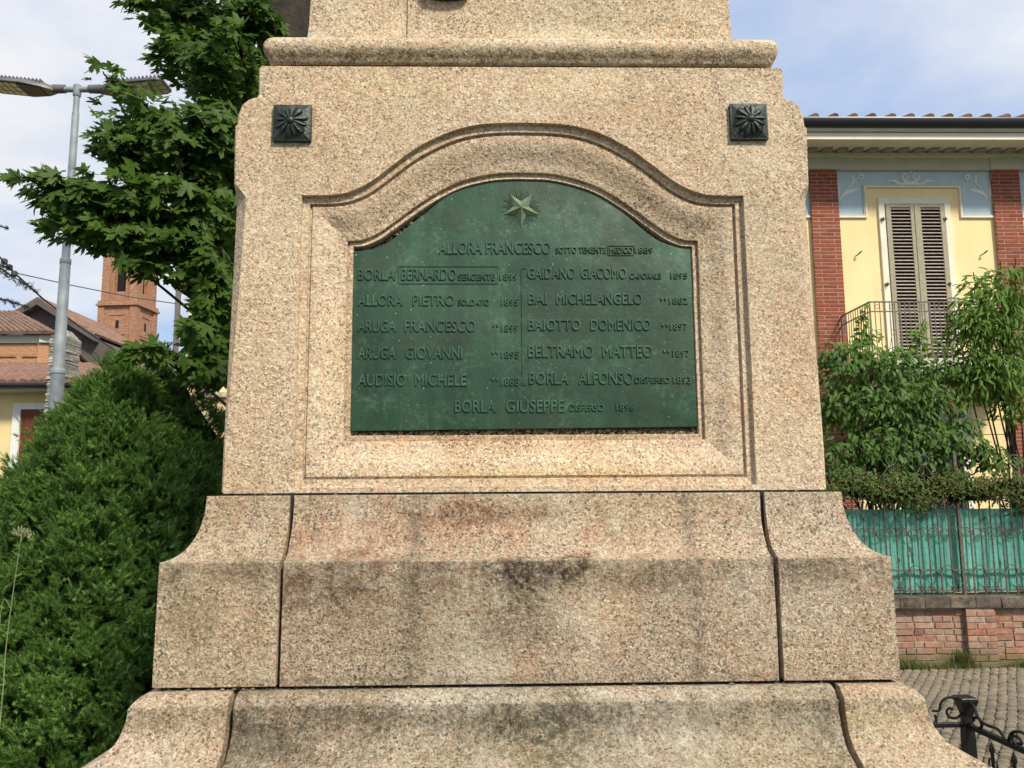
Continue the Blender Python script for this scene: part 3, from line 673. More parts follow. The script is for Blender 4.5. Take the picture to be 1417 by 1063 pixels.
# star with engraved rays
sc_ = at(721, 289.5, PY); st = MB(); vs = [(sc_.x, PY-0.019, sc_.z)]
for k in range(10):
    an = -math.pi/2+k*math.pi/5; r = 0.060 if k % 2 == 0 else 0.025
    if k % 2 == 0: r *= (1.0 if k == 0 else 0.95)
    vs.append((sc_.x+r*math.cos(an), PY-0.001, sc_.z+r*math.sin(an)))
for k in range(10):
    v = vs[1+k]; vs.append((v[0], PY+0.003, v[2]))
st.add(vs, [(0, 1+k, 1+(k+1) % 10) for k in range(10)]+[(1+k, 11+k, 11+(k+1) % 10, 1+(k+1) % 10) for k in range(10)])
st.build('star', M['star'], plaque)
ry = MB()
for k in range(48):
    an = 2*math.pi*k/48+0.03
    if abs((an+math.pi/2) % (2*math.pi)) < 0.1: continue
    r0 = 0.026; r1 = 0.056+0.007*math.sin(k*2.3)
    c, s_ = math.cos(an), math.sin(an); w0, w1 = 0.0004, 0.0007
    p = [(r0, -w0), (r1, -w1*0.4), (r1, w1*0.4), (r0, w0)]
    vv = [(sc_.x+a*c-b*s_, PY-(0.0016 if a < 0.04 else 0.0008), sc_.z+a*s_+b*c) for a, b in p]
    mid = [(sc_.x+a*c, PY-0.0014, sc_.z+a*s_) for a in (r0, r1*0.9)]
    base = [(sc_.x+a*c-b*s_*1.8, PY+0.0003, sc_.z+a*s_+b*c*1.8) for a, b in ((r0, -w1), (r1, -w1*0.5), (r1, w1*0.5), (r0, w1))]
    ry.add(base+mid, [(0, 1, 5, 4), (4, 5, 2, 3), (1, 2, 5), (0, 4, 3)])
ry.build('star_rays', M['patina'], plaque, kind='stuff')

# ---- rosettes
def rosette(px, py, hs, tilt):
    c = at(px, py, FY); m = MB(); h = hs
    x, z = c.x, c.z
    m.box(x-h, x+h, FY-0.014, FY+0.004, z-h, z+h)
    ros = m.build('rosette', M['dark_bronze'], mon, bevel=0.003, segs=2, smooth=30)
    m = MB(); a = h*0.93; b = h*0.22
    vs = [(x-a, FY-0.0145, z-a), (x+a, FY-0.0145, z-a), (x+a, FY-0.0145, z+a), (x-a, FY-0.0145, z+a), (x-b, FY-0.030, z-b), (x+b, FY-0.030, z-b), (x+b, FY-0.030, z+b), (x-b, FY-0.030, z+b)]
    m.add(vs, [(0, 1, 5, 4), (1, 2, 6, 5), (2, 3, 7, 6), (3, 0, 4, 7), (4, 5, 6, 7), (3, 2, 1, 0)]); m.build('pyramid_face', M['dark_bronze'], ros, bevel=0.001, smooth=25)
    m = MB()
    vs = [];
    for i in range(5):
        ph = math.pi/2*i/4; rr = 0.0115*math.cos(ph)
        for k in range(12): an = 2*math.pi*k/12; vs.append((x+rr*math.cos(an), FY-0.030-0.010*math.sin(ph), z+rr*math.sin(an)))
    m.add(vs, [(i*12+k, i*12+(k+1) % 12, (i+1)*12+(k+1) % 12, (i+1)*12+k) for i in range(4) for k in range(12)]); m.build('centre_boss', M['dark_bronze'], ros, smooth=60)
    for k in range(12):
        big = k % 2 == 0; an = math.pi*2*k/12+tilt+math.pi/12; L0 = 0.013; L1 = h*(0.90 if big else 0.82); wd = h*(0.20 if big else 0.145)
        c_, s_ = math.cos(an), math.sin(an); m = MB(); vs = []
        secs = [(0, 0.3, 0), (0.3, 0.62, .6), (0.62, 1.0, 1.0), (0.88, 0.85, .9), (1.0, 0.25, 0.1)]
        for t, wv, hv in secs:
            r = L0+(L1-L0)*t
            base = FY-0.030+0.0155*max(0, (max(abs(r*c_), abs(r*s_))-b)/(a-b))
            for q, hh in ((-1, 0.0), (-0.55, 1.0), (0, 0.75), (0.55, 1.0), (1, 0.0)):
                y = base-0.001-0.0062*hh*(0.35+0.65*hv)
                vs.append((x+r*c_-q*wd*wv*s_, y+(0.003 if abs(q) == 1 else 0), z+r*s_+q*wd*wv*c_))
        m.add(vs, [(i*5+q, i*5+q+1, (i+1)*5+q+1, (i+1)*5+q) for i in range(4) for q in range(4)]); m.build('petal', M['dark_bronze'], ros, smooth=50)
    return ros
rosette(405.5, 172.5, 0.0565, 0.05); rosette(1035, 170.5, 0.0565, 0.0)

# ---- torus moulding and upper die
tor = prof_smooth([(0.758, 3.184), (0.763, 3.187), (0.770, 3.200), (0.777, 3.214), (0.7815, 3.232), (0.779, 3.250), (0.768, 3.264), (0.748, 3.270)], 4)
m = MB(); vs = []; fs = []
DY = 0.094                      # the mouldings are deeper in plan than the ear-free block is wide
def sq(w, z, dyy, rc):
    o = []
    for cx, cy, a0 in ((-1, -1, math.pi), (1, -1, 1.5*math.pi), (1, 1, 0), (-1, 1, 0.5*math.pi)):
        for k in range(4):
            a = a0+k*math.pi/6; o.append((XC+cx*(w-rc)+rc*math.cos(a), YC+cy*(w+dyy-rc)+rc*math.sin(a), z))
    return o
for w, z in tor: vs += sq(w, z, DY, 0.022)
n = len(tor)
for i in range(n-1):
    for k in range(16): fs.append((i*16+k, i*16+(k+1) % 16, (i+1)*16+(k+1) % 16, (i+1)*16+k))
fs.append(tuple(range(16))[::-1]); fs.append(tuple((n-1)*16+k for k in range(16)))
m.add(vs, fs); m.build('torus_moulding', M['granite_t'], mon, smooth=35)
up = [(0.708, 3.268), (0.708, 3.283), (0.704, 3.288), (0.676, 3.292), (0.671, 3.305), (0.669, 3.37), (0.667, 3.45), (0.66, 3.8), (0.655, 4.4), (0.66, 4.42), (0.72, 4.47), (0.72, 4.55), (0.4, 4.6)]
def upper(x0s, x1s, mat):
    m = MB(); vs = []; fs = []
    for w, z in up:
        xa = -w if x0s is None else x0s; xb = w if x1s is None else x1s
        for x, y in ((xa, -w-DY), (xb, -w-DY), (xb, w+DY), (xa, w+DY)): vs.append((XC+x, YC+y, z))
    for i in range(len(up)-1):
        for k in range(4): fs.append((i*4+k, i*4+(k+1) % 4, (i+1)*4+(k+1) % 4, (i+1)*4+k))
    fs.append((3, 2, 1, 0)); e = (len(up)-1)*4; fs.append((e, e+1, e+2, e+3))
    m.add(vs, fs); m.build('upper_block', mat, mon, bevel=0.003, segs=2, smooth=30)
jx = at(563, 20, YC-0.67-DY).x-XC
upper(None, jx-0.0012, M['granite_t']); upper(jx+0.0012, None, M['granite_t'])
# foot of the bronze relief above
gr = MB(); gc = at(619, -8, YC-0.67-DY)
outl = [(gc.x+0.075*math.cos(a)*(1+0.06*math.sin(a*7)), gc.z+0.024*math.sin(a)) for a in [2*math.pi*k/24 for k in range(24)]]
gr.prism_y(outl, gc.y-0.03, gc.y+0.02)
outl = [(gc.x+0.11*math.cos(a)*(1+0.05*math.sin(a*9)), gc.z+0.09+0.075*math.sin(a)) for a in [2*math.pi*k/24 for k in range(24)]]
gr.prism_y(outl, gc.y-0.045, gc.y+0.02)
gr.build('relief_foot', M['dark_bronze'], mon, bevel=0.008, segs=2, smooth=40)
# ================================================================== RIGHT SIDE: PAVING, BOUNDARY WALL, RAILINGS, HOUSE
pv = MB(); pv.add([(1.5, 0.5, 0.004), (16, 0.5, 0.004), (16, 9.2, 0.004), (1.5, 9.2, 0.004)], [(0, 1, 2, 3)])
pav = pv.build('pavement', M['sand'], fixn=False); pav['kind'] = 'structure'
def sett_mesh(i):
    r = random.Random(i); m = MB(); n = 8; vs = []
    for (sc, z) in ((0.90, 0.0), (0.97, 0.012), (0.80, 0.020)):
        for k in range(n):
            a = 2*math.pi*(k+0.5)/n; q = 1/max(abs(math.cos(a)), abs(math.sin(a)))**0.72
            vs.append((0.047*q*sc*math.cos(a)*0.97, 0.034*q*sc*math.sin(a)*0.84, z+r.uniform(-.001, .001)))
    m.add(vs, [(i_*n+k, i_*n+(k+1) % n, (i_+1)*n+(k+1) % n, (i_+1)*n+k) for i_ in range(2) for k in range(n)]+[tuple(2*n+k for k in range(n))])
    return m.mesh('sett', M['sett'], smooth=50)
setts = [sett_mesh(i) for i in range(5)]
pos = []; rs = random.Random(11); row = 0; y = 3.0
while y < 8.78:
    x = 2.2+(row % 2)*0.048
    while x < 8.0:
        yy = y+0.035*math.sin(x*2.6)
        pos.append((x+rs.uniform(-.006, .006), yy+rs.uniform(-.005, .005), 0.004+rs.uniform(-0.004, 0.004), rs.uniform(-.09, .09), rs.randrange(5))); x += 0.096
    y += 0.072; row += 1
def px_of(p):
    d = CM.transposed() @ (Vector(tuple(p)[:3])-Vector((0, 0, CAM_H)))
    return (708.5+FOC*d.x/-d.z, 531.5-FOC*d.y/-d.z, -d.z) if d.z < -0.05 else (-9e3, -9e3, 1)
def seen(p, m=0):
    a, b, c = px_of(p); return -m < a < 1417+m and -m < b < 1063+m
def inview(p):
    a, b, c = px_of(p); return 1240 < a < 1430 and 900 < b < 1075
vis = sorted([p for p in pos if inview(p)], key=lambda p: px_of(p)[2])[:295]; vset = set(vis)
for x, y, z, a, k in vis: link('sett', setts[k], pav, basis=Matrix.LocRotScale((x, y, z), Matrix.Rotation(a, 3, 'Z').to_quaternion(), (1, 1, 1)))
V0 = [np.array([v.co[:] for v in m_.vertices]) for m_ in setts]
mm = MB()
F0 = [tuple(p.vertices) for p in setts[0].polygons]
for p in pos:
    if p in vset: continue
    x, y, z, a, k = p; c, s_ = math.cos(a), math.sin(a)
    mm.add([(x+v[0]*c-v[1]*s_, y+v[0]*s_+v[1]*c, z+v[2]) for v in V0[k]], F0)
mm.build('setts', M['sett'], pav, kind='stuff', fixn=False, smooth=50)

# ---- brick boundary wall
WY = 8.9
wall = thing('boundary_wall', 'low old red brick garden wall with dark coping, under the green-backed railings', 'wall', (5, WY, 0))
c_ = MB(); c_.box(2.2, 9.5, WY+0.012, WY+0.30, -0.05, 0.632); c_.build('mortar_bed', M['mortar_w'], wall)
def brick_mesh(name, L, H, D, mat, seed, chip=0.004):
    r = random.Random(seed); m = MB(); m.box(-L/2, L/2, 0, D, -H/2, H/2)
    m.v = [(v[0]+r.uniform(-chip, chip), v[1]+r.uniform(-chip*0.5, chip*0.5), v[2]+r.uniform(-chip, chip)*0.6) for v in m.v]
    return m.mesh(name, mat, bevel=0.003, segs=1)
full = [brick_mesh('brick', 0.205, 0.056, 0.1, M['brick_w'], i) for i in range(5)]
half = [brick_mesh('brick', 0.098, 0.056, 0.1, M['brick_w'], i+20) for i in range(3)]
rs = random.Random(4); CH = 0.0668; z = 0.045; row = 0
PIL = (5.045, 5.362)
def nopil(x, L): return not (x+L/2 > PIL[0]+0.01 and x-L/2 < PIL[1]-0.01)
while z < 0.62:
    x = 3.0-(row % 2)*0.122 + rs.uniform(-.01, .01)
    while x < 8.6:
        L = 0.205; pool = full
        if rs.random() < 0.3: L = 0.098; pool = half
        xc = x+L/2
        if nopil(xc, L):
            o_ = link('brick', rs.choice(pool), wall, loc=(xc, WY+rs.uniform(-0.007, 0.008), z+rs.uniform(-.003, .003))); o_.rotation_euler = (rs.uniform(-.03, .03), rs.uniform(-.012, .012), rs.uniform(-.02, .02))
        elif xc-L/2 < PIL[0]-0.03:
            gap_ = PIL[0]-(xc-L/2); o_ = link('brick', rs.choice(half), wall, loc=(xc-L/2+gap_/2, WY+rs.uniform(-0.002, 0.003), z)); o_.scale.x = gap_/0.098
            x = PIL[1]+0.008; continue
        else: x = PIL[1]+0.008+(row % 2)*0.0; continue
        x += L+0.011
    z += CH; row += 1
pm_ = MB(); pm_.box(PIL[0]+0.006, PIL[1]-0.006, WY-0.052, WY+0.02, -0.02, 0.632); pm_.build('pilaster_mortar', M['mortar_w'], wall)
z = 0.045; row = 0
pf = [brick_mesh('brick', 0.198, 0.057, 0.09, M['brick_w'], i+40, 0.003) for i in range(3)]; ph = [brick_mesh('brick', 0.108, 0.057, 0.09, M['brick_w'], i+50, 0.003) for i in range(3)]
while z < 0.62:
    L1 = 0.198 if row % 2 else 0.108; L2 = 0.306-L1
    link('brick', rs.choice(pf if row % 2 else ph), wall, loc=(PIL[0]+L1/2, WY-0.062, z)); link('brick', rs.choice(ph if row % 2 else pf), wall, loc=(PIL[1]-L2/2, WY-0.062, z))
    z += CH; row += 1
cm_ = [brick_mesh('coping_stone', 0.27, 0.115, 0.42, M['cap'], 70+i, 0.006) for i in range(4)]
x = 2.4; 
while x < 9.3:
    link('coping_stone', rs.choice(cm_), wall, loc=(x+0.135, WY-0.075+rs.uniform(-.006, .006), 0.694+rs.uniform(-.003, .003))); x += 0.276

# ---- wrought iron railings
rail = thing('iron_railing', 'brown wrought iron garden railing with scrolls, on top of the brick wall', 'railing', (5, 9.0, 0.75))
RY = 9.0
def rz(py, px=1330): return at(px, py, RY).z
zb = rz(817); zm = rz(788.5); zs = rz(737); zt_ = rz(668); ztop = rz(630)
x0 = at(1328.5, 740, RY).x; P_ = at(1330, 740, RY).x-at(1315.3, 740, RY).x
def bar(x, twisted=False, w=0.0065, top=None):
    m = MB(); z0 = 0.75; z1 = top or zt_
    if not twisted: m.box(x-w, x+w, RY-w, RY+w, z0, z1)
    else:
        N = 40; vs = []; fs = []
        for i in range(N+1):
            a = i*math.pi*0.33; zz = z0+(z1-z0)*i/N
            for k in range(4):
                an = a+math.pi/2*k; vs.append((x+w*1.45*math.cos(an), RY+w*1.45*math.sin(an), zz))
        for i in range(N):
            for k in range(4): fs.append((i*4+k, i*4+(k+1) % 4, (i+1)*4+(k+1) % 4, (i+1)*4+k))
        m.add(vs, fs)
    m.build('bar', M['iron'], rail, fixn=not twisted)
def ring(x, z, r, w=0.005, name='ring', a0=0, a1=2*math.pi, n=18):
    m = MB(); full_ = abs(a1-a0) > 6.2
    pts = [(x+r*math.cos(a0+(a1-a0)*i/n), RY-0.012, z+r*math.sin(a0+(a1-a0)*i/n)) for i in range(n+(0 if full_ else 1))]
    m.tube(pts, w, 6, closed=full_); m.build(name, M['iron'], rail, smooth=60)
def spiral(cx, cz, r0, r1, a0, turns, w=0.005, name='scroll', Y=None, mat=None, parent=None, n=22, extra=None, wy=None):
    pts = []
    for i in range(n+1):
        t = i/n; r = r0+(r1-r0)*t; a = a0+turns*2*math.pi*t; pts.append((cx+r*math.cos(a), (RY-0.012) if Y is None else Y, cz+r*math.sin(a)))
    if extra: pts = extra+pts
    m = MB(); m.tube(pts, w, 6); m.build(name, mat or M['iron'], parent or rail, smooth=60)
for k in range(-22, 14):
    x = x0+k*P_; kk = k % 3
    if x > 7.6: break
    if k in (0, -18, 12):
        m = MB(); m.box(x-0.016, x+0.016, RY-0.018, RY+0.018, 0.75, ztop+0.03); m.build('post', M['iron'], rail); continue
    bar(x, twisted=(kk == 0))
xa, xb = x0-22*P_, x0+13*P_
for z_, h in ((zb, 0.007), (zm, 0.0075), (rz(690), 0.007)):
    m = MB(); m.box(xa, xb, RY-0.011, RY+0.011, z_-h, z_+h); m.build('rail', M['iron'], rail)
for k in range(-21, 13):
    kk = k % 3; x = x0+k*P_
    if x > 7.5: break
    if kk == 1:     # circle between the two plain bars
        ring(x+P_/2, zs-0.004, P_*0.40, 0.0058)
        for s_ in (-1, 1):
            ring(x+P_/2+s_*P_*1.0, zs+0.012, P_*0.42, 0.0055, 'arc', math.pi*0.05, math.pi*0.95, 10)
            spiral(x+P_/2+s_*P_*0.86, zs+0.012, P_*0.28, P_*0.07, math.pi*(0.5), -s_*1.2, 0.005)
        ring(x+P_/2, zm+0.0, P_*0.45, 0.005, 'arc', 0, math.pi, 10)
    # lower row: heart scrolls
    if kk in (0, 2):
        xx = x+P_/2 if kk == 0 else x+P_/2
        ring(xx, zb+P_*0.42, P_*0.40, 0.005, 'arc', math.pi*0.9, math.pi*2.1, 12)
        m = MB()
        for_s = 1 if kk == 0 else -1
        pts = [(xx-for_s*P_*0.40, RY-0.012, zb+P_*0.5), (xx-for_s*P_*0.1, RY-0.012, zb+P_*0.95), (xx+for_s*P_*0.35, RY-0.012, zb+P_*1.35), (xx+for_s*P_*0.48, RY-0.012, zm)]
        m.tube(pts, 0.005, 6); m.build('scroll', M['iron'], rail, smooth=60)
    if kk != 1: ring(x, zb+0.03, 0.020, 0.008, 'rosette', 0, 2*math.pi, 8)
for px in (1147, 1232, 1277, 1402):
    c = at(px, 637, RY); ring(c.x, c.z, 0.058, 0.006)
    for q in (-1, 0, 1):
        m = MB(); m.tube([(c.x+q*0.02, RY, c.z-0.055), (c.x+q*0.07, RY, c.z-0.13), (c.x+q*0.13, RY, c.z-0.19), (c.x+q*0.15, RY, c.z-0.27)], 0.005, 5); m.build('scroll', M['iron'], rail, smooth=60)
# green netting behind the railings, in overlapping widths
net = thing('shade_netting', 'turquoise green shade netting hung behind the iron railing', 'netting', (5, 9.08, 0.75))
x = 2.4; rs = random.Random(9); ztn = rz(704)
while x < 8.8:
    w_ = rs.uniform(0.75, 0.95); m = MB(); N = 14; vs = []
    for j in range(2):
        for i in range(N+1):
            xx = x+w_*i/N; vs.append((xx, 9.06+0.012*math.sin(xx*19)+rs.uniform(-.003, .003), 0.775 if j == 0 else ztn+rs.uniform(-0.006, 0.004)))
    m.add(vs, [(i, i+1, N+2+i, N+1+i) for i in range(N)]); m.build('net_panel', M['teal'], net, fixn=False, smooth=60); x += w_-0.03

# ---- weeds along the wall foot
def blades(n, area, hmin, hmax, mat, name, w=0.006, seed=1, lean=0.5, parent=None, kind='stuff', label=None):
    r = np.random.default_rng(seed); V = np.zeros((n, 5, 3)); 
    bx, by = area(r, n); h = r.uniform(hmin, hmax, n)*(0.55+0.6*np.abs(np.sin(bx*4.7)*np.cos(bx*1.9+1))); an = r.uniform(0, 2*np.pi, n); ln = r.uniform(0.1, lean, n)*h
    wx = np.cos(an+1.57)*w; wy_ = np.sin(an+1.57)*w
    for i, (t, q) in enumerate(((0, 1), (0, -1), (0.55, 0.7), (0.55, -0.7), (1, 0))):
        V[:, i, 0] = bx+np.cos(an)*ln*t**1.8+wx*q; V[:, i, 1] = by+np.sin(an)*ln*t**1.8+wy_*q; V[:, i, 2] = h*t*(1-0.15*t)
    base = np.arange(n)[:, None]*5
    F = np.concatenate([base+np.array([[0, 1, 3]]), base+np.array([[0, 3, 2]]), base+np.array([[2, 3, 4]])])
    o = link(name, fastmesh(name, V.reshape(-1, 3), F, mat), parent, kind=kind, label=label); return o
def wallfoot(r, n):
    c = r.choice([3.4, 4.35, 4.55, 4.72, 4.95, 5.03, 5.6, 5.75, 6.4, 7.0], n); x = c+r.normal(0, 0.12, n); m_ = r.random(n) < 0.14; x = np.where(m_, r.uniform(2.6, 8.0, n), x)
    return x, 8.87-np.abs(r.normal(0, 0.055, n))
blades(3400, wallfoot, 0.02, 0.15, M['grass'], 'grass', 0.0035, 3)
tallw = thing('wall_weed', 'tall pale green weed growing in the corner beside the brick pilaster', 'weed', (5.0, 8.83, 0))
def tw(r, n): return 4.99+r.normal(0, 0.035, n), 8.83+r.normal(0, 0.02, n)
blades(190, tw, 0.12, 0.36, M['grass'], 'leaves', 0.006, 5, 0.6, parent=None, kind='stuff').name = 'weed_leaves'
o_ = bpy.data.objects['weed_leaves']; o_.parent = tallw; o_.location = -tallw.location
# moss green dirt band on the setts by the wall, as low tufts
def band(r, n): return r.uniform(2.5, 8.0, n), 8.84-np.abs(r.normal(0, 0.20, n))
blades(1500, band, 0.006, 0.022, M['grass'], 'moss', 0.004, 8)
leafy = MB(); rs = random.Random(21)
for _ in range(26):
    x = rs.uniform(4.4, 5.9); y = rs.uniform(8.2, 8.75); r = rs.uniform(0.012, 0.03); a = rs.uniform(0, 6)
    leafy.add([(x+r*math.cos(a), y+r*math.sin(a), 0.03), (x+0.4*r*math.cos(a+1.6), y+0.4*r*math.sin(a+1.6), 0.042), (x-r*math.cos(a), y-r*math.sin(a), 0.032), (x-0.4*r*math.cos(a+1.6), y-0.4*r*math.sin(a+1.6), 0.03)], [(0, 1, 2, 3)])
leafy.build('fallen_leaves', M['straw'], kind='stuff', fixn=False)

# ---- house
HY = 13.2
def hx(px, py=235): return at(px, py, HY).x
def hz_(py, px=1300, Y=HY): return at(px, py, Y).z
house = thing('yellow_villa', 'two-storey yellow villa with red brick pilasters, blue painted frieze and olive shutters', 'house', (7.2, HY, 0))
zB = hz_(235); BW = 0.475; BAY = 8.588-5.416
pils = [5.416-BAY, 5.416, 8.588, 8.588+BAY]
XL, XR = pils[0], pils[-1]+BW
m = MB(); m.box(XL+0.01, XR-0.01, HY+0.10, HY+4.5, 0, hz_(205)+0.1)
m.build('core_wall', M['plaster_y'], house)
hb = [brick_mesh('brick', 0.236, 0.054, 0.05, M['brick_h'], i+100, 0.0012) for i in range(4)]
hh = [brick_mesh('brick', 0.113, 0.054, 0.05, M['brick_h'], i+110, 0.0012) for i in range(3)]
hq = [brick_mesh('brick', 0.100, 0.054, 0.05, M['brick_h'], i+120, 0.0012) for i in range(3)]
rs = random.Random(2); stuffb = MB()
F1 = [tuple(p.vertices) for p in hb[0].polygons]; V1 = [v.co[:] for v in hb[0].vertices]
for pi, xp in enumerate(pils):
    mo = MB(); mo.box(xp, xp+BW, HY+0.004, HY+0.12, 0, zB); mo.build('pilaster_mortar', M['mortar_h'], house)
    z = zB-0.034; row = 0
    while z > 0.03:
        lay = [(0.236, hb), (0.236, hb)] if row % 2 == 0 else [(0.113, hh), (0.236, hb), (0.100, hq)]
        x = xp
        for L, pool in lay:
            if pi in (1, 2) and z > 3.75: link('brick', rs.choice(pool), house, loc=(x+L/2, HY+rs.uniform(-.002, .002), z))
            else:
                sx = L/0.236; stuffb.add([(x+L/2+v[0]*sx, HY+v[1], z+v[2]) for v in V1], F1)
            x += L+0.0035 if L > 0.2 and row % 2 == 0 else L+0.013
        z -= 0.0655; row += 1
stuffb.build('brickwork', M['brick_h'], house, kind='stuff', fixn=False)
# wall bays
WYv = HY+0.075                                     # plaster face of the bays
for i in range(3):
    xa = pils[i]+BW; xb = pils[i+1]
    m = MB(); m.box(xa+0.001, xb-0.001, WYv, HY+0.099, 3.35, zB-0.002); m.build('upper_wall', M['plaster_y'], house)
    # rusticated ground floor courses
    z = 0.35
    while z < 3.30:
        if i == 1 and 0.9 < z < 2.95:
            for a_, b_ in ((xa, 6.50), (7.86, xb)):
                m = MB(); m.box(a_+0.002, b_, WYv-0.01, HY+0.098, z, z+0.233); m.build('plaster_course', M['plaster_y'], house, bevel=0.006, segs=1)
        else:
            m = MB(); m.box(xa+0.002, xb-0.002, WYv-0.01, HY+0.098, z, z+0.233); m.build('plaster_course', M['plaster_y'], house, bevel=0.006, segs=1)
        z += 0.245
def offx(px, py): return at(px, py, WYv).x
# entablature
def band_(name, y0, za, zb_, mat, dx=0.0, bevel=0.003): m = MB(); m.box(XL-dx, XR+dx, y0, HY+0.3, za, zb_); return m.build(name, mat, house, bevel=bevel, segs=1)
za = zB; zf = hz_(219); zc = hz_(210.5, Y=HY-0.05)
band_('frieze_band', HY-0.012, za, zf, M['plaster_g'])
for xp in pils:
    m = MB(); m.box(xp-0.03, xp+BW+0.03, HY-0.035, HY, za+0.001, zf-0.001); m.build('pilaster_capital', M['plaster_g'], house, bevel=0.003, segs=1)
band_('architrave_fillet', HY-0.05, zf, zf+0.03, M['cream'], 0.02); band_('architrave_moulding', HY-0.10, zf+0.03, zc, M['plaster_g'], 0.03, 0.012)
zd1 = at(1300, 200.5, HY-0.35).z
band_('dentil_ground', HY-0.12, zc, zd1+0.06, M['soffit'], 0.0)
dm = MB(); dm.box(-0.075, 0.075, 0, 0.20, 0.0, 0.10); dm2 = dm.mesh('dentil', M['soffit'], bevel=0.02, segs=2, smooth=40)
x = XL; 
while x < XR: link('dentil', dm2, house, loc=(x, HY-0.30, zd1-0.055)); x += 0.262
ze = at(1300, 193, 12.45).z; zg = at(1300, 178, 12.43).z; zk = at(1300, 165, 12.38).z; zfa = at(1300, 184, 12.45).z
m = MB(); m.prism_x([(12.46, ze), (HY+0.2, zd1+0.045), (HY+0.2, zfa+0.1), (12.46, zfa)], XL-0.5, XR+0.5); m.build('eave_soffit', M['plaster_g'], house)
m = MB(); m.prism_x([(12.445, ze-0.002), (12.46, ze-0.002), (12.46, zfa), (12.445, zfa)], XL-0.5, XR+0.5); m.build('fascia_board', M['cream'], house)
m = MB(); m.tube([(XL-0.5, 12.42, zfa+0.045), (XR+0.5, 12.42, zfa+0.045)], 0.042, 10); m.build('eave_roll', M['plaster_g'], house, smooth=50)
m = MB(); m.prism_x([(12.30, zg+0.045), (12.33, zg-0.012), (12.46, zg-0.012), (12.46, zk), (12.29, zk), (12.285, zg+0.1)], XL-0.55, XR+0.55); m.build('gutter', M['gutter'], house, bevel=0.006, segs=2, smooth=40)
# roof: flat under-tiles and round cover tiles
pitch = math.radians(17); zr = zk+0.01; RD = 5.2
m = MB(); m.prism_x([(12.34, zr-0.03), (12.34, zr+0.0), (12.34+RD, zr+RD*math.tan(pitch)), (12.34+RD, zr+RD*math.tan(pitch)-0.3)], XL-0.55, XR+0.55); m.build('roof_deck', M['tile'], house)
tm = MB()
for i in range(6):
    a = math.pi*i/5; tm.v.append((0.066*math.cos(a), 0.0, 0.040*math.sin(a)))
for i in range(6):
    a = math.pi*i/5; tm.v.append((0.058*math.cos(a), 0.42, 0.030*math.sin(a)))
tm.f = [(i, i+1, i+7, i+6) for i in range(5)]+[tuple(range(6)), tuple(range(11, 5, -1))]
tm1 = tm.mesh('roof_tile', M['tile'], smooth=50)
tw_ = 0.315; rs = random.Random(6); tst = MB()
q17 = Matrix.Rotation(pitch, 3, 'X')
for k in range(int((XR-XL+1.0)/tw_)):
    x = XL-0.5+k*tw_
    for r_ in range(11):
        y = 12.33+r_*0.385*math.cos(pitch); z = zr+0.004+r_*0.385*math.sin(pitch)+0.01
        if r_ < 3 and x > 4.8 and x < 9.7:
            link('roof_tile', tm1, house, basis=Matrix.LocRotScale((x+rs.uniform(-.01, .01), y, z), (q17 @ Matrix.Rotation(rs.uniform(-.04, .04), 3, 'Z')).to_quaternion(), (1, 1, 1.25)))
        else:
            vs = [q17 @ Vector((v[0], v[1], v[2]*1.25)) for v in tm.v]; tst.add([(x+v.x, y+v.y, z+v.z) for v in vs], tm.f)
tst.build('roof_tiles', M['tile'], house, kind='stuff', smooth=50)
m = MB(); vsr = []
# blue frieze panels and stepped mouldings, window bay by bay
Lx = offx(1158, 260); Rx = offx(1373, 260)
def wz(py, px=1265): return at(px, py, WYv).z
zi_t = wz(256.5); zi_b = wz(298)
xl2 = offx(1194, 280); xr2 = offx(1331, 280)
FYy = WYv-0.006
def fz_bay(dx):
    xa = pils[1]+BW+dx+0.002; xb = pils[2]+dx-0.002
    pts = [(xa, zB-0.004), (xa, zi_b), (xl2+dx, zi_b), (xl2+dx, zi_t), (xr2+dx, zi_t), (xr2+dx, zi_b), (xb, zi_b), (xb, zB-0.004)]
    m = MB(); m.prism_y(pts, FYy, WYv+0.001); m.build('blue_panel', M['fresco'], house)
    w = 0.052
    path = [(xa, zi_b), (xl2+dx, zi_b), (xl2+dx, zi_t), (xr2+dx, zi_t), (xr2+dx, zi_b), (xb, zi_b)]
    for lo, hi, dep, mt in ((-0.052, -0.022, 0.03, 'cream'), (-0.024, 0.004, 0.018, 'plaster_g')):
        o = []; i_ = []
        def off(d): return [(xa, zi_b+d), (xl2+dx-d, zi_b+d), (xl2+dx-d, zi_t+d), (xr2+dx+d, zi_t+d), (xr2+dx+d, zi_b+d), (xb, zi_b+d)]
        A = off(lo); B = off(hi); m = MB()
        for k in range(5):
            m.prism_y([A[k], A[k+1], B[k+1], B[k]], FYy-dep-0.0006*k, WYv-0.001)
        m.build('stepped_moulding', M[mt], house)
for dx in (-BAY, 0, BAY): fz_bay(dx)
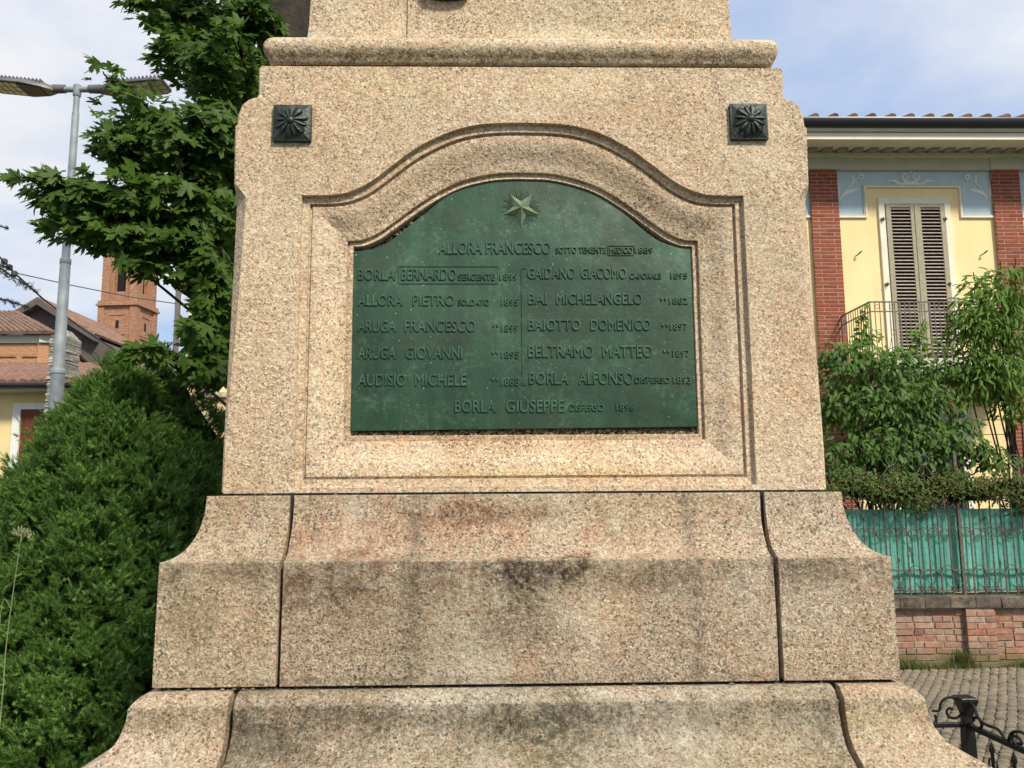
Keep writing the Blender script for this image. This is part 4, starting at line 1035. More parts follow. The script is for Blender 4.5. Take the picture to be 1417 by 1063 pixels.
# painted flowers of the frieze
RB = [0]
def ribbon(pts, ws, name='painted_scroll'):
    RB[0] += 1; yo = FYy-0.002-0.0009*RB[0]
    P = [at(x, y, FYy-0.003) for x, y in pts]; m = MB(); vs = []
    n = len(P)
    # densify
    Q = prof_smooth([(p.x, p.z) for p in P], 5); nn = len(Q)
    for i, (x, z) in enumerate(Q):
        a = Q[max(0, i-1)]; b = Q[min(nn-1, i+1)]; t = Vector((b[0]-a[0], b[1]-a[1])).normalized(); f = i/(nn-1)*(len(ws)-1); k = min(int(f), len(ws)-2)
        w = (ws[k]+(ws[k+1]-ws[k])*(f-k))*0.0118*0.85
        vs += [(x-t.y*w, yo, z+t.x*w), (x+t.y*w, yo, z-t.x*w)]
    m.add(vs, [(2*i, 2*i+1, 2*i+3, 2*i+2) for i in range(nn-1)]); m.build(name, M['white_paint'], house, fixn=False)
def F4(x, y): return (1000+x/3.22, 120+y/3.22)
def mir(p): return (2*1265.2-p[0], p[1]+0.4)
side = [([(514, 522), (526, 498), (552, 462), (590, 420), (618, 405)], [0.6, 1.0, 0.9, 0.9, 0.7]),
        ([(520, 508), (545, 478), (580, 462), (612, 458)], [0.4, 2.6, 3.2, 0.4]),
        ([(515, 505), (517, 465), (511, 430), (506, 414)], [0.5, 2.8, 2.2, 0.4]),
        ([(556, 458), (576, 432), (582, 408), (572, 384)], [0.5, 1.4, 2.0, 0.3])]
for pts, ws in side:
    P = [F4(*p) for p in pts]; ribbon(P, ws); ribbon([mir(p) for p in P], ws)
cen = [([(835, 432), (858, 424), (874, 408), (870, 393), (856, 390), (848, 400), (853, 411), (862, 409)], [3.2, 2.6, 1.8, 1.4, 1.3, 1.2, 1.2, 2.2]),
       ([(842, 428), (880, 436), (915, 420), (952, 428)], [3, 2.4, 2.4, 0.4]), ([(890, 434), (910, 424), (900, 412)], [1.6, 1.6, 0.4])]
for pts, ws in cen:
    P = [F4(*p) for p in pts]; ribbon(P, ws); ribbon([(2*1260.1-p[0], p[1]) for p in P], ws)
def disc(px, py, r, name='painted_petal'):
    RB[0] += 1; yo = FYy-0.002-0.0009*RB[0]; c = at(px, py, yo); m = MB(); m.add([(c.x+r*math.cos(k*math.pi/5), yo, c.z+r*math.sin(k*math.pi/5)) for k in range(10)], [tuple(range(10))]); m.build(name, M['white_paint'], house, fixn=False)
disc(*F4(838, 381), 0.022)
for fx, fy in (F4(618, 402), mir(F4(618, 402))):
    for k in range(5):
        a = math.pi*2*k/5+0.3; disc(fx+3.0*math.cos(a), fy+3.0*math.sin(a), 0.023)
# window: surround, shutters
wx0, wx1 = offx(1215, 300), offx(1314, 300); wzt = wz(275); sx0, sx1 = offx(1223.5, 300), offx(1306, 300); szt = wz(284)
zfl = at(1265, 492, WYv).z-0.25
sur = MB(); SW = sx0-wx0
m = MB(); m.box(wx0, sx0, WYv-0.045, WYv+0.01, zfl, wzt-SW); m.build('window_surround', M['cream'], house, bevel=0.006, segs=2)
m = MB(); m.box(sx1, wx1, WYv-0.045, WYv+0.01, zfl, wzt-SW); m.build('window_surround', M['cream'], house, bevel=0.006, segs=2)
m = MB(); m.box(wx0, wx1, WYv-0.047, WYv+0.01, wzt-SW, wzt); m.build('window_surround', M['cream'], house, bevel=0.006, segs=2)
m = MB(); m.box(sx0, sx1, WYv-0.012, WYv+0.002, zfl, wzt-SW); m.build('window_reveal', M['dark_in'], house)
mid_ = (sx0+sx1)/2; top = szt; SY = WYv-0.065
for a_, b_ in ((sx0+0.006, mid_-0.004), (mid_+0.004, sx1-0.006)):
    m = MB(); fw = 0.085
    m.box(a_, a_+fw, SY, SY+0.04, zfl, top); m.box(b_-fw, b_, SY, SY+0.04, zfl, top); m.box(a_+fw, b_-fw, SY+0.001, SY+0.039, top-0.06, top); m.box(a_+fw, b_-fw, SY+0.001, SY+0.039, zfl, zfl+0.1)
    sh = m.build('shutter', M['shutter'], house, bevel=0.003, segs=1)
    sl = MB(); L = b_-a_-2*fw; sl.box(-L/2, L/2, -0.027, 0.027, -0.0045, 0.0045); slm = sl.mesh('slat', M['slat'])
    z = top-0.085
    while z > zfl+0.11:
        link('slat', slm, sh, basis=Matrix.LocRotScale(((a_+b_)/2, SY+0.02, z), Matrix.Rotation(math.radians(32), 3, 'X').to_quaternion(), (1, 1, 1))); z -= 0.0605
m = MB(); m.box(mid_-0.028, mid_+0.028, SY-0.012, SY-0.0005, zfl+0.02, top-0.01); m.build('shutter_astragal', M['shutter'], house, bevel=0.005, segs=1)
for px, py in ((1222, 303), (1308, 303), (1228, 393), (1314, 393)):
    c = at(px, py, SY); m = MB(); m.box(c.x-0.035, c.x+0.03, SY-0.012, SY+0.02, c.z-0.012, c.z+0.012); m.box(c.x-0.008, c.x+0.008, SY-0.02, SY-0.012, c.z-0.04, c.z+0.03); m.build('shutter_hinge', M['rust'], house)
for px, py in ((1185, 353), (1358, 352)):
    c = at(px, py, WYv); m = MB(); m.tube([(c.x-0.02, WYv, c.z-0.02), (c.x-0.01, WYv-0.06, c.z-0.02), (c.x+0.02, WYv-0.09, c.z+0.01), (c.x+0.05, WYv-0.10, c.z+0.04)], [0.008, 0.01, 0.014, 0.012], 6)
    m.build('shutter_hook', M['rust'], house, smooth=60)
# balcony
BYf = 12.18; bxl = at(1203, 418, BYf).x; bxr = 2*7.17-bxl; zrt = at(1203, 418, BYf).z; zsl = at(1265, 497, BYf).z; zsb = at(1265, 509, BYf).z
m = MB(); m.box(bxl-0.06, bxr+0.06, BYf-0.06, HY+0.07, zsb, zsl); m.build('balcony_slab', M['plaster_g'], house, bevel=0.01, segs=2)
m = MB(); m.box(bxl-0.03, bxr+0.03, BYf-0.03, HY+0.06, zsb-0.06, zsb-0.001); m.build('balcony_moulding', M['plaster_g'], house, bevel=0.01, segs=2)
for xx in (bxl+0.35, bxr-0.35):
    m = MB(); m.prism_x([(HY+0.06, zsb-0.5), (HY+0.06, zsb-0.062), (BYf+0.25, zsb-0.062), (BYf+0.3, zsb-0.16), (BYf+0.6, zsb-0.24), (HY-0.14, zsb-0.42)], xx-0.09, xx+0.09); m.build('balcony_bracket', M['plaster_g'], house, bevel=0.01, segs=1)
bal = MB()
def hbar(z, h=0.008, mat=M['rail_iron']):
    m = MB(); m.box(bxl, bxr, BYf-0.01, BYf+0.01, z-h, z+h); m.build('balcony_rail', mat, house)
    for xx in (bxl, bxr): m = MB(); m.box(xx-0.009, xx+0.009, BYf+0.011, HY+0.07, z-h, z+h); m.build('balcony_rail', mat, house)
z2 = at(1265, 431, BYf).z; z3 = zsl+0.07
hbar(zrt, 0.011); hbar(z2); hbar(z3)
x = bxl; k = 0
while x < bxr+0.01:
    m = MB(); w = 0.0055 if k % 6 else 0.011; m.box(x-w, x+w, BYf-w, BYf+w, zsl, zrt-0.011); m.build('baluster', M['rail_iron'], house)
    if k % 3 == 1:
        for zz, rr in (((zrt+z2)/2, 0.034), (z2-0.33, 0.045)):
            m = MB(); cx_ = x+0.039; pts = [(cx_+rr*math.cos(a), BYf, zz+rr*math.sin(a)) for a in [2*math.pi*i/12 for i in range(12)]]; m.tube(pts, 0.005, 5, closed=True); m.build('balcony_ring', M['rail_iron'], house)
    x += 0.078; k += 1
y = BYf+0.078
while y < HY:
    for xx in (bxl, bxr): m = MB(); m.box(xx-0.0055, xx+0.0055, y-0.0055, y+0.0055, zsl, zrt-0.011); m.build('baluster', M['rail_iron'], house)
    y += 0.085
# ground floor window behind the shrubs
gx0, gx1 = 6.50, 7.86; gz1 = at(1300, 583, HY).z; gz0 = 1.15
m = MB(); m.box(gx0-0.06, gx1+0.06, WYv-0.05, HY+0.09, gz1, gz1+0.16); m.build('window_lintel', M['plaster_g'], house, bevel=0.01, segs=2)
for a_, b_ in ((gx0, gx0+0.14), (gx1-0.14, gx1)): m = MB(); m.box(a_, b_, WYv-0.03, HY+0.09, gz0, gz1-0.001); m.build('window_surround', M['cream'], house, bevel=0.006, segs=1)
m = MB(); m.box(gx0+0.15, gx1-0.15, HY+0.085, HY+0.098, gz0, gz1); wn_ = m.build('window', M['glass'], house)
m = MB(); m.box((gx0+gx1)/2-0.03, (gx0+gx1)/2+0.03, HY+0.06, HY+0.084, gz0, gz1); m.build('frame', M['plaster_g'], wn_)
for k in range(7):
    xx = gx0+0.2+k*(gx1-gx0-0.4)/6; m = MB(); m.box(xx-0.007, xx+0.007, WYv-0.04, WYv-0.026, gz0, gz1-0.1); m.build('grille_bar', M['iron'], wn_)
for k in range(9):
    a = math.pi*(k+0.5)/9; m = MB(); cxx = (gx0+gx1)/2; m.tube([(cxx, WYv-0.045, gz0+0.15), (cxx+0.25*math.cos(a), WYv-0.045, gz0+0.15+0.3*math.sin(a)), (cxx+0.5*math.cos(a), WYv-0.045, gz0+0.15+0.5*math.sin(a))], 0.006, 5); m.build('grille_ray', M['iron'], wn_)
# ================================================================== LEFT BACKGROUND
def tiled(name, a, b, c, d, pitch, mat, parent, r=0.45, kind='stuff'):
    """rows of half-round tiles on the quad a-b (eave) to d-c (ridge)"""
    a, b, c, d = map(Vector, (a, b, c, d)); L = (b-a).length; n = max(2, int(L/pitch)); nrm = (b-a).cross(d-a).normalized()
    if nrm.z < 0: nrm = -nrm
    m = MB(); K = 5
    for i in range(n):
        p = a.lerp(b, (i+.5)/n); q = d.lerp(c, (i+.5)/n); u = (b-a).normalized()*(pitch*r)
        vs = []
        for base in (p, q):
            for k in range(K):
                an = math.pi*k/(K-1); vs.append(base+u*math.cos(an)+nrm*(pitch*r*0.9*math.sin(an)+0.01))
        m.add(vs, [(k, k+1, K+k+1, K+k) for k in range(K-1)]+[tuple(range(K))])
    m.add([a-nrm*0.06, b-nrm*0.06, c-nrm*0.06, d-nrm*0.06, a, b, c, d], [(0, 1, 2, 3), (4, 5, 6, 7), (0, 1, 5, 4), (1, 2, 6, 5), (2, 3, 7, 6), (3, 0, 4, 7)])
    return m.build(name, mat, parent, kind=kind, fixn=False)

# ---- bell tower: square, turned to the view, two storeys of brickwork
TY = 62.0
tc_ = at(168, 600, TY); S_ = 55.5*TY/FOC/1.0; ROT = math.radians(-6)
tower = thing('bell_tower', 'old square red brick bell tower with narrow arched belfry openings', 'bell tower', (tc_.x, TY, 0))
def tz(py): return at(183, py, TY-2.2).z
cR, sR = math.cos(ROT), math.sin(ROT)
def T(x, y, z): return (tc_.x+x*cR-y*sR, TY+x*sR+y*cR, z)
def tbox(m, x0, x1, y0, y1, z0, z1):
    v = [T(x, y, z) for z in (z0, z1) for x, y in ((x0, y0), (x1, y0), (x1, y1), (x0, y1))]
    m.add(v, [(0, 3, 2, 1), (4, 5, 6, 7), (0, 1, 5, 4), (1, 2, 6, 5), (2, 3, 7, 6), (3, 0, 4, 7)])
h = S_/2; zl = tz(418); ztop_t = tz(318)
m = MB(); tbox(m, -h+.12, h-.12, -h+.12, h-.12, 0, zl-0.1); m.build('lower_shaft', M['brick_far'], tower)
for sx, sy in ((-1, -1), (1, -1), (1, 1), (-1, 1)):
    m = MB(); w = 0.52; x0 = sx*(h+0.0)-w*(sx > 0); y0 = sy*h-w*(sy > 0); tbox(m, x0, x0+w, y0, y0+w, 0, zl-0.1); m.build('corner_pier', M['brick_far'], tower)
    m = MB(); h2 = h-0.12; w = 0.62; x0 = sx*h2-w*(sx > 0); y0 = sy*h2-w*(sy > 0); tbox(m, x0, x0+w, y0, y0+w, zl+0.12, ztop_t); m.build('belfry_pier', M['brick_far'], tower)
m = MB(); tbox(m, -h-.12, h+.12, -h-.12, h+.12, zl-0.1, zl+0.06); m.build('ledge', M['brick_far'], tower)
m = MB(); tbox(m, -h-.02, h+.02, -h-.02, h+.02, zl+0.06, zl+0.30); m.build('ledge', M['brick_far'], tower)
h2 = h-0.12-0.16; zo0, zo1 = tz(399), tz(354)
ow = 0.46
for f in range(4):
    a = f*math.pi/2; ca, sa = math.cos(a), math.sin(a)
    def fb(m, x0, x1, y0, y1, z0, z1):
        v = []
        for z in (z0, z1):
            for x, y in ((x0, y0), (x1, y0), (x1, y1), (x0, y1)): v.append(T(x*ca-y*sa, x*sa+y*ca, z))
        m.add(v, [(0, 3, 2, 1), (4, 5, 6, 7), (0, 1, 5, 4), (1, 2, 6, 5), (2, 3, 7, 6), (3, 0, 4, 7)])
    for x0, x1 in ((-h2+0.3, -ow), (ow, h2-0.3)):
        m = MB(); fb(m, x0, x1, -h2, -h2+0.35, zl+0.3, ztop_t-0.1); m.build('belfry_wall', M['brick_far'], tower)
    m = MB(); fb(m, -ow, ow, -h2+0.02, -h2+0.35, zl+0.3, zo0); m.build('parapet', M['brick_far'], tower)
    m = MB(); pts = []
    # arched head above the opening
    za_ = zo1
    vs = []; K = 9
    for y in (-h2+0.02, -h2+0.35):
        for k in range(K): an = math.pi*k/(K-1); vs.append((ow*math.cos(an), y, za_-ow+ow*math.sin(an)))
        for k in range(K): t = 1-2*k/(K-1); vs.append((ow*t, y, ztop_t-0.1))
    vs = [T(x*ca-y*sa, x*sa+y*ca, z) for x, y, z in vs]
    fs = []
    for o_ in (0, 2*K):
        fs += [(o_+k, o_+k+1, o_+K+k+1, o_+K+k) for k in range(K-1)]
    fs += [(k, k+1, 2*K+k+1, 2*K+k) for k in range(K-1)]
    m.add(vs, fs); m.build('arch', M['brick_far'], tower)
    # thin engaged pilasters
    for x in (-ow-0.12, ow+0.0): m = MB(); fb(m, x, x+0.12, -h2-0.07, -h2-0.002, zl+0.3, ztop_t-0.25); m.build('pilaster_strip', M['brick_far'], tower)
    # raised frame round a blind panel and slit window on the lower storey
    py0, py1 = tz(458), tz(433)
    hh_ = h-0.12
    for x0, x1, z0, z1 in ((-0.72, -0.58, py0, py1), (0.58, 0.72, py0, py1), (-0.72, 0.72, py1, py1+0.13), (-0.72, 0.72, py0-0.13, py0)):
        m = MB(); fb(m, x0, x1, -hh_-0.05, -hh_-0.001, z0, z1); m.build('panel_frame', M['brick_far'], tower)
    m = MB(); fb(m, -0.13, 0.13, -hh_-0.012, -hh_-0.001, (py0+py1)/2-0.32, (py0+py1)/2+0.3); m.build('slit_window', M['dark_in'], tower)
    m = MB(); fb(m, -0.75, 0.75, -hh_-0.10, -hh_-0.001, tz(464.5), tz(462)); m.build('string_course', M['brick_far'], tower)
    m = MB(); fb(m, -0.28, 0.30, -hh_-0.014, -hh_-0.001, tz(484), tz(469)); m.build('dark_opening', M['dark_in'], tower)
m = MB(); tbox(m, -h-.1, h+.1, -h-.1, h+.1, ztop_t, ztop_t+0.35); m.build('cornice', M['brick_far'], tower)
m = MB(); v = [T(-h, -h, ztop_t+.35), T(h, -h, ztop_t+.35), T(h, h, ztop_t+.35), T(-h, h, ztop_t+.35), T(0, 0, ztop_t+2.4)]; m.add(v, [(0, 1, 4), (1, 2, 4), (2, 3, 4), (3, 0, 4), (3, 2, 1, 0)]); m.build('roof', M['tile_far'], tower)
m = MB(); tbox(m, -h2+0.6, h2-0.6, -h2+0.6, h2-0.6, zl, ztop_t); m.build('belfry_inside', M['dark_in'], tower)

# ---- church: low brick apse with tiled hip roof
CY = 42.0
church = thing('brick_church', 'long ochre brick church building with weathered tiled hip roof, left of the bell tower', 'church', (at(40, 600, CY).x, CY, 0))
A = lambda px, py, Y: at(px, py, Y)
eave = A(78, 463, CY); e0 = A(-160, 466, CY+3); zE = eave.z
cx_ = eave.x
far = Vector((A(165, 489, 66).x, 66, 0))
m = MB()
def wallbox(m, p, q, th, z0, z1):
    d = Vector((q[0]-p[0], q[1]-p[1], 0)); n_ = Vector((-d.y, d.x, 0)).normalized()*th
    v = [(p[0], p[1], z0), (q[0], q[1], z0), (q[0]+n_.x, q[1]+n_.y, z0), (p[0]+n_.x, p[1]+n_.y, z0)]
    m.add(v+[(a, b, z1) for a, b, c in v], [(0, 3, 2, 1), (4, 5, 6, 7), (0, 1, 5, 4), (1, 2, 6, 5), (2, 3, 7, 6), (3, 0, 4, 7)])
wallbox(m, (cx_-14, CY), (cx_-0.35, CY), 0.5, 0, zE-0.45); m.build('brick_wall', M['brick_far2'], church)
m = MB(); wallbox(m, (cx_-0.35, CY), (far.x, far.y), 0.5, 0, zE-0.45); m.build('brick_wall', M['brick_far2'], church)
m = MB(); wallbox(m, (cx_-14, CY-0.12), (cx_-0.3, CY-0.12), 0.5, zE-0.45, zE-0.06); m.build('plaster_band', M['plaster_g'], church)
m = MB(); wallbox(m, (cx_-0.24, CY-0.12), (far.x+.12, far.y), 0.5, zE-0.45, zE-0.06); m.build('plaster_band', M['plaster_g'], church)
for px in (10, 43, 112, 150):
    if px < 80: c = A(px, 492, CY-0.06); m = MB(); m.box(c.x-0.45, c.x+0.45, CY-0.07, CY+0.0, c.z-0.07, c.z+0.07); m.build('brick_recess', M['brick_far'], church)
rd = A(22, 432, CY+7)
tiled('hip_roof', (cx_-14, CY-0.5, zE), (cx_+0.1, CY-0.5, zE), (rd.x, CY+7, rd.z), (rd.x-12, CY+7, rd.z), 0.30, M['tile_far'], church)
tiled('hip_roof', (cx_+0.1, CY-0.5, zE), (far.x+0.4, far.y, zE), (far.x-4, far.y, rd.z), (rd.x, CY+7, rd.z), 0.30, M['tile_far'], church)
# ---- dark gabled transept behind
GY = 52.0
gb = thing('grey_gabled_building', 'dark grey boarded gable with red tiled roof rising behind the church roof', 'building', (A(62, 600, GY).x, GY, 0))
pk_ = A(60, 416, GY); gl = A(22, 438, GY); grr = A(132, 462, GY)
zt2 = gl.z-((pk_.z-gl.z)*0.2)
m = MB(); pts = [(gl.x-1.0, 0), (grr.x+1.0, 0), (grr.x+1.0, grr.z-0.9), (pk_.x, pk_.z-0.25), (gl.x-1.0, gl.z-0.75)]
m.prism_y(pts, GY, GY+9); m.build('gable_wall', M['slate_wall'], gb)
dR = Vector((grr.x-pk_.x, 0, grr.z-pk_.z))*1.08
tiled('roof', (pk_.x+dR.x, GY-0.7, pk_.z+dR.z), (pk_.x+dR.x, GY+9, pk_.z+dR.z), (pk_.x, GY+9, pk_.z), (pk_.x, GY-0.7, pk_.z), 0.30, M['tile_far'], gb)
dL = Vector((gl.x-pk_.x, 0, gl.z-pk_.z))*1.25
tiled('roof', (pk_.x+dL.x, GY-0.7, pk_.z+dL.z), (pk_.x+dL.x, GY+9, pk_.z+dL.z), (pk_.x, GY+9, pk_.z), (pk_.x, GY-0.7, pk_.z), 0.30, M['tile_far'], gb)
for dd in (dR, dL):
    m = MB(); m.prism_y([(pk_.x, pk_.z-0.03), (pk_.x+dd.x, pk_.z+dd.z-0.03), (pk_.x+dd.x, pk_.z+dd.z-0.42), (pk_.x, pk_.z-0.42)], GY-0.72, GY-0.02); m.build('barge_board', M['slate_wall'], gb)

# ---- low yellow house with roller shutter and stone chimney
LY = 18.0
low = thing('low_yellow_house', 'low pale yellow house with brown tiled roof and dark red roller shutter', 'house', (A(30, 640, LY).x, LY, 0))
zEv = A(40, 534, LY-0.5).z; xR = A(240, 560, LY).x; xL_ = A(-260, 560, LY).x
m = MB(); m.box(xL_, xR, LY, LY+6, 0, zEv-0.02); m.build('wall', M['plaster_y2'], low)
rt = A(40, 512, LY+4.2); rtr = A(150, 497, LY+4.2)
tiled('tile_roof', (xL_, LY-0.5, zEv+0.06), (xR+0.3, LY-0.5, zEv+0.06), (xR+0.3, LY+4.4, A(40, 506, LY+4.4).z), (xL_, LY+4.4, A(40, 506, LY+4.4).z), 0.21, M['tile'], low)
m = MB(); m.tube([(xL_, LY-0.58, zEv), (xR+0.3, LY-0.58, zEv)], 0.06, 8); m.build('gutter', M['gutter'], low, smooth=50)
m = MB(); m.box(xL_, xR+0.2, LY-0.5, LY-0.001, zEv-0.10, zEv-0.03); m.build('eave_soffit', M['plaster_g'], low)
wl_, wr_ = A(21, 600, LY).x, A(84, 600, LY).x; wt_ = A(40, 567, LY).z
m = MB(); m.box(wl_+0.12, wr_, LY-0.02, LY-0.002, 1.0, wt_); sh_ = m.build('roller_shutter', M['red_shutter'], low)
z = 1.03
while z < wt_:
    m = MB(); m.box(wl_+0.13, wr_-0.001, LY-0.034, LY-0.021, z, z+0.042); m.build('slat', M['red_shutter'], sh_); z += 0.05
for x0_, x1_, z0_, z1_ in ((wl_-0.05, wl_+0.12, 0.9, wt_+0.14), (wr_, wr_+0.17, 0.9, wt_+0.14), (wl_+0.1205, wr_-0.0005, wt_+0.002, wt_+0.14)):
    m = MB(); m.box(x0_, x1_, LY-0.07, LY-0.001, z0_, z1_); m.build('window_surround', M['white_paint'], low)
chm = [A(68, 475, LY-0.7), A(90, 475, LY-0.7)]
cz1 = A(86, 463, LY-0.7).z; z = 0.0; rs = random.Random(12)
stm = []
cwid = chm[1].x-chm[0].x; cxm = (chm[0].x+chm[1].x)/2
for i in range(6):
    m = MB(); m.box(-cwid/4*rs.uniform(.95, 1.15), cwid/4, -0.3, 0.3, -0.028, 0.028); m.v = [(v[0]+rs.uniform(-.02, .02), v[1]+rs.uniform(-.03, .03), v[2]+rs.uniform(-.006, .006)) for v in m.v]; stm.append(m.mesh('stone', M['stackstone']))
chs = thing('stone_chimney', 'tall grey chimney of thin stacked stones, just behind the street lamp pole', 'chimney', (cxm, LY-0.35, 0))
m = MB(); m.box(cxm-cwid/2+0.03, cxm+cwid/2-0.03, LY-0.62, LY-0.09, 0, cz1-0.02); m.build('mortar_core', M['stackstone'], chs)
z = cz1-0.03; cnt = 0
while z > 2.2:
    for s_ in (-1, 1): link('stone', rs.choice(stm), chs, loc=(cxm+s_*cwid/4+rs.uniform(-.012, .012), LY-0.35+rs.uniform(-.02, .02), z)); cnt += 1
    z -= 0.06
m = MB(); vt = [(cxm-cwid*.46, LY-0.6, cz1), (cxm+cwid*.46, LY-0.6, cz1), (cxm+cwid*.46, LY-0.1, cz1), (cxm-cwid*.46, LY-0.1, cz1), (cxm-cwid*.2, LY-0.45, cz1+0.14), (cxm+cwid*.2, LY-0.45, cz1+0.14), (cxm+cwid*.2, LY-0.25, cz1+0.14), (cxm-cwid*.2, LY-0.25, cz1+0.14)]
m.add(vt, [(0, 1, 5, 4), (1, 2, 6, 5), (2, 3, 7, 6), (3, 0, 4, 7), (4, 5, 6, 7), (3, 2, 1, 0)]); m.build('chimney_cap', M['stackstone'], chs)

# ---- building glimpsed through the maple
MY = 26.0
far_h = thing('cream_house', 'cream house glimpsed through the maple leaves, close to the pedestal', 'house', (A(310, 640, MY).x, MY, 0))
x0_, x1_ = A(258, 500, MY).x, A(420, 500, MY).x
m = MB(); m.box(x0_, x1_, MY, MY+6, 0, A(280, 402, MY).z); m.build('wall', M['plaster_y2'], far_h)
m = MB(); z_ = A(280, 402, MY).z; m.prism_y([(x0_-0.4, z_), (x1_+0.4, z_), (x1_-1, z_+1.0), (x0_+1, z_+1.0)], MY-0.5, MY+6.5); m.build('roof', M['tile_far'], far_h)
zz = A(300, 546, MY-1.5).z
m = MB(); m.box(A(282, 546, MY-1.5).x, A(420, 546, MY-1.5).x, MY-1.5, MY-0.01, 0, zz-0.1); m.build('porch_wall', M['plaster_y2'], far_h)
m = MB(); m.box(A(278, 546, MY-1.6).x, A(420, 546, MY-1.6).x, MY-1.7, MY-0.01, zz-0.1, zz+0.05); m.build('porch_roof', M['stackstone'], far_h)
m = MB(); m.box(A(297, 546, MY-1.5).x, A(318, 546, MY-1.5).x, MY-1.62, MY-1.501, 0, zz-0.11); m.build('brick_pier', M['brick_far'], far_h)
# utility poles
def pole(px, pytop, Y, r, label):
    c = A(px, pytop, Y); t = thing('utility_pole', label, 'pole', (c.x, Y, 0), 'grey utility poles')
    m = MB(); m.box(c.x-r, c.x+r, Y-r, Y+r, -0.02, c.z); m.build('shaft', M['pole_grey'], t, bevel=0.01, segs=1)
    m = MB(); m.box(c.x-r*1.1, c.x+r*1.1, Y-r*1.1, Y+r*1.1, c.z+0.001, c.z+0.05); m.build('pole_cap', M['pole_grey'], t)
pole(248.5, 372, 14.5, 0.040, 'taller grey utility pole seen through the maple leaves, right of the bell tower')
pole(206.5, 508, 22, 0.05, 'short thin grey pole standing between the bell tower and the twin conifers')
# wires
def wire(pts, r, label):
    m = MB(); P = [A(*p) for p in pts]; Q = []
    for i in range(len(P)-1):
        for k in range(8): Q.append(P[i].lerp(P[i+1], k/8))
    Q.append(P[-1]); m.tube(Q, r, 5); o = m.build('cable', M['wire'], smooth=60); tag(o, label, 'cable'); return o
wire([(-80, 318, 12), (0, 356, 12.6), (18, 376, 12.8), (60, 414, 14), (110, 452, 16), (158, 484, 19)], 0.016, 'thick black cable running down from the upper left towards the church roof')
wire([(18, 377, 12.8), (100, 395, 13.4), (180, 411, 14), (262, 423, 14.6)], 0.009, 'thin cable crossing the bell tower towards the grey pole')
wire([(-80, 348, 12), (0, 374, 12.6), (10, 384, 12.7), (20, 380, 12.8)], 0.009, 'thin looped cable hanging beside the blue spruce branch')
ins = MB()
for px, py in ((6, 362), (13, 370), (20, 379)):
    c = A(px, py, 12.75); ins.lathe([(0.02, -0.05), (0.05, -0.03), (0.05, 0.03), (0.02, 0.05)], c, 8)
o = ins.build('cable_connector', M['wire'], kind='stuff')

# ---- street lamp
SY_ = 8.5
lt = A(107, 124, SY_); lb = Vector((A(75, 545, SY_).x, SY_, 0)); 
lamp = thing('street_lamp', 'grey galvanised twin-headed street lamp with flat LED heads', 'street lamp', (lt.x, SY_, 0))
def lr(px_w): return px_w/2*SY_/FOC
secs_ = [(0.0, 21), (A(80, 514, SY_).z, 17.5), (A(80, 513.5, SY_).z, 15.5), (A(90, 362, SY_).z, 13.5), (A(90, 361, SY_).z, 11), (A(105, 156, SY_).z, 9.6), (A(105, 155, SY_).z, 8.3), (lt.z-0.02, 8)]
m = MB(); m.tube([(lt.x, SY_, z) for z, w in secs_], [lr(w) for z, w in secs_], 20); m.build('pole', M['galv'], lamp, smooth=50)
for z, w in (secs_[1], secs_[3]):
    m = MB(); m.lathe([(lr(w)*1.02, -0.03), (lr(w)*1.10, -0.025), (lr(w)*1.10, 0.02), (lr(w)*1.0, 0.03)], (lt.x, SY_, z), 20); m.build('collar', M['galv'], lamp, smooth=40)
m = MB(); m.tube([(lt.x-0.24, SY_, lt.z), (lt.x+0.24, SY_, lt.z)], 0.032, 12); m.build('cross_arm', M['galv'], lamp, smooth=50)
m = MB(); m.lathe([(0.038, -0.08), (0.042, -0.07), (0.042, 0.045), (0.03, 0.055)], (lt.x, SY_, lt.z), 16); m.build('pole_head', M['galv'], lamp, smooth=40)
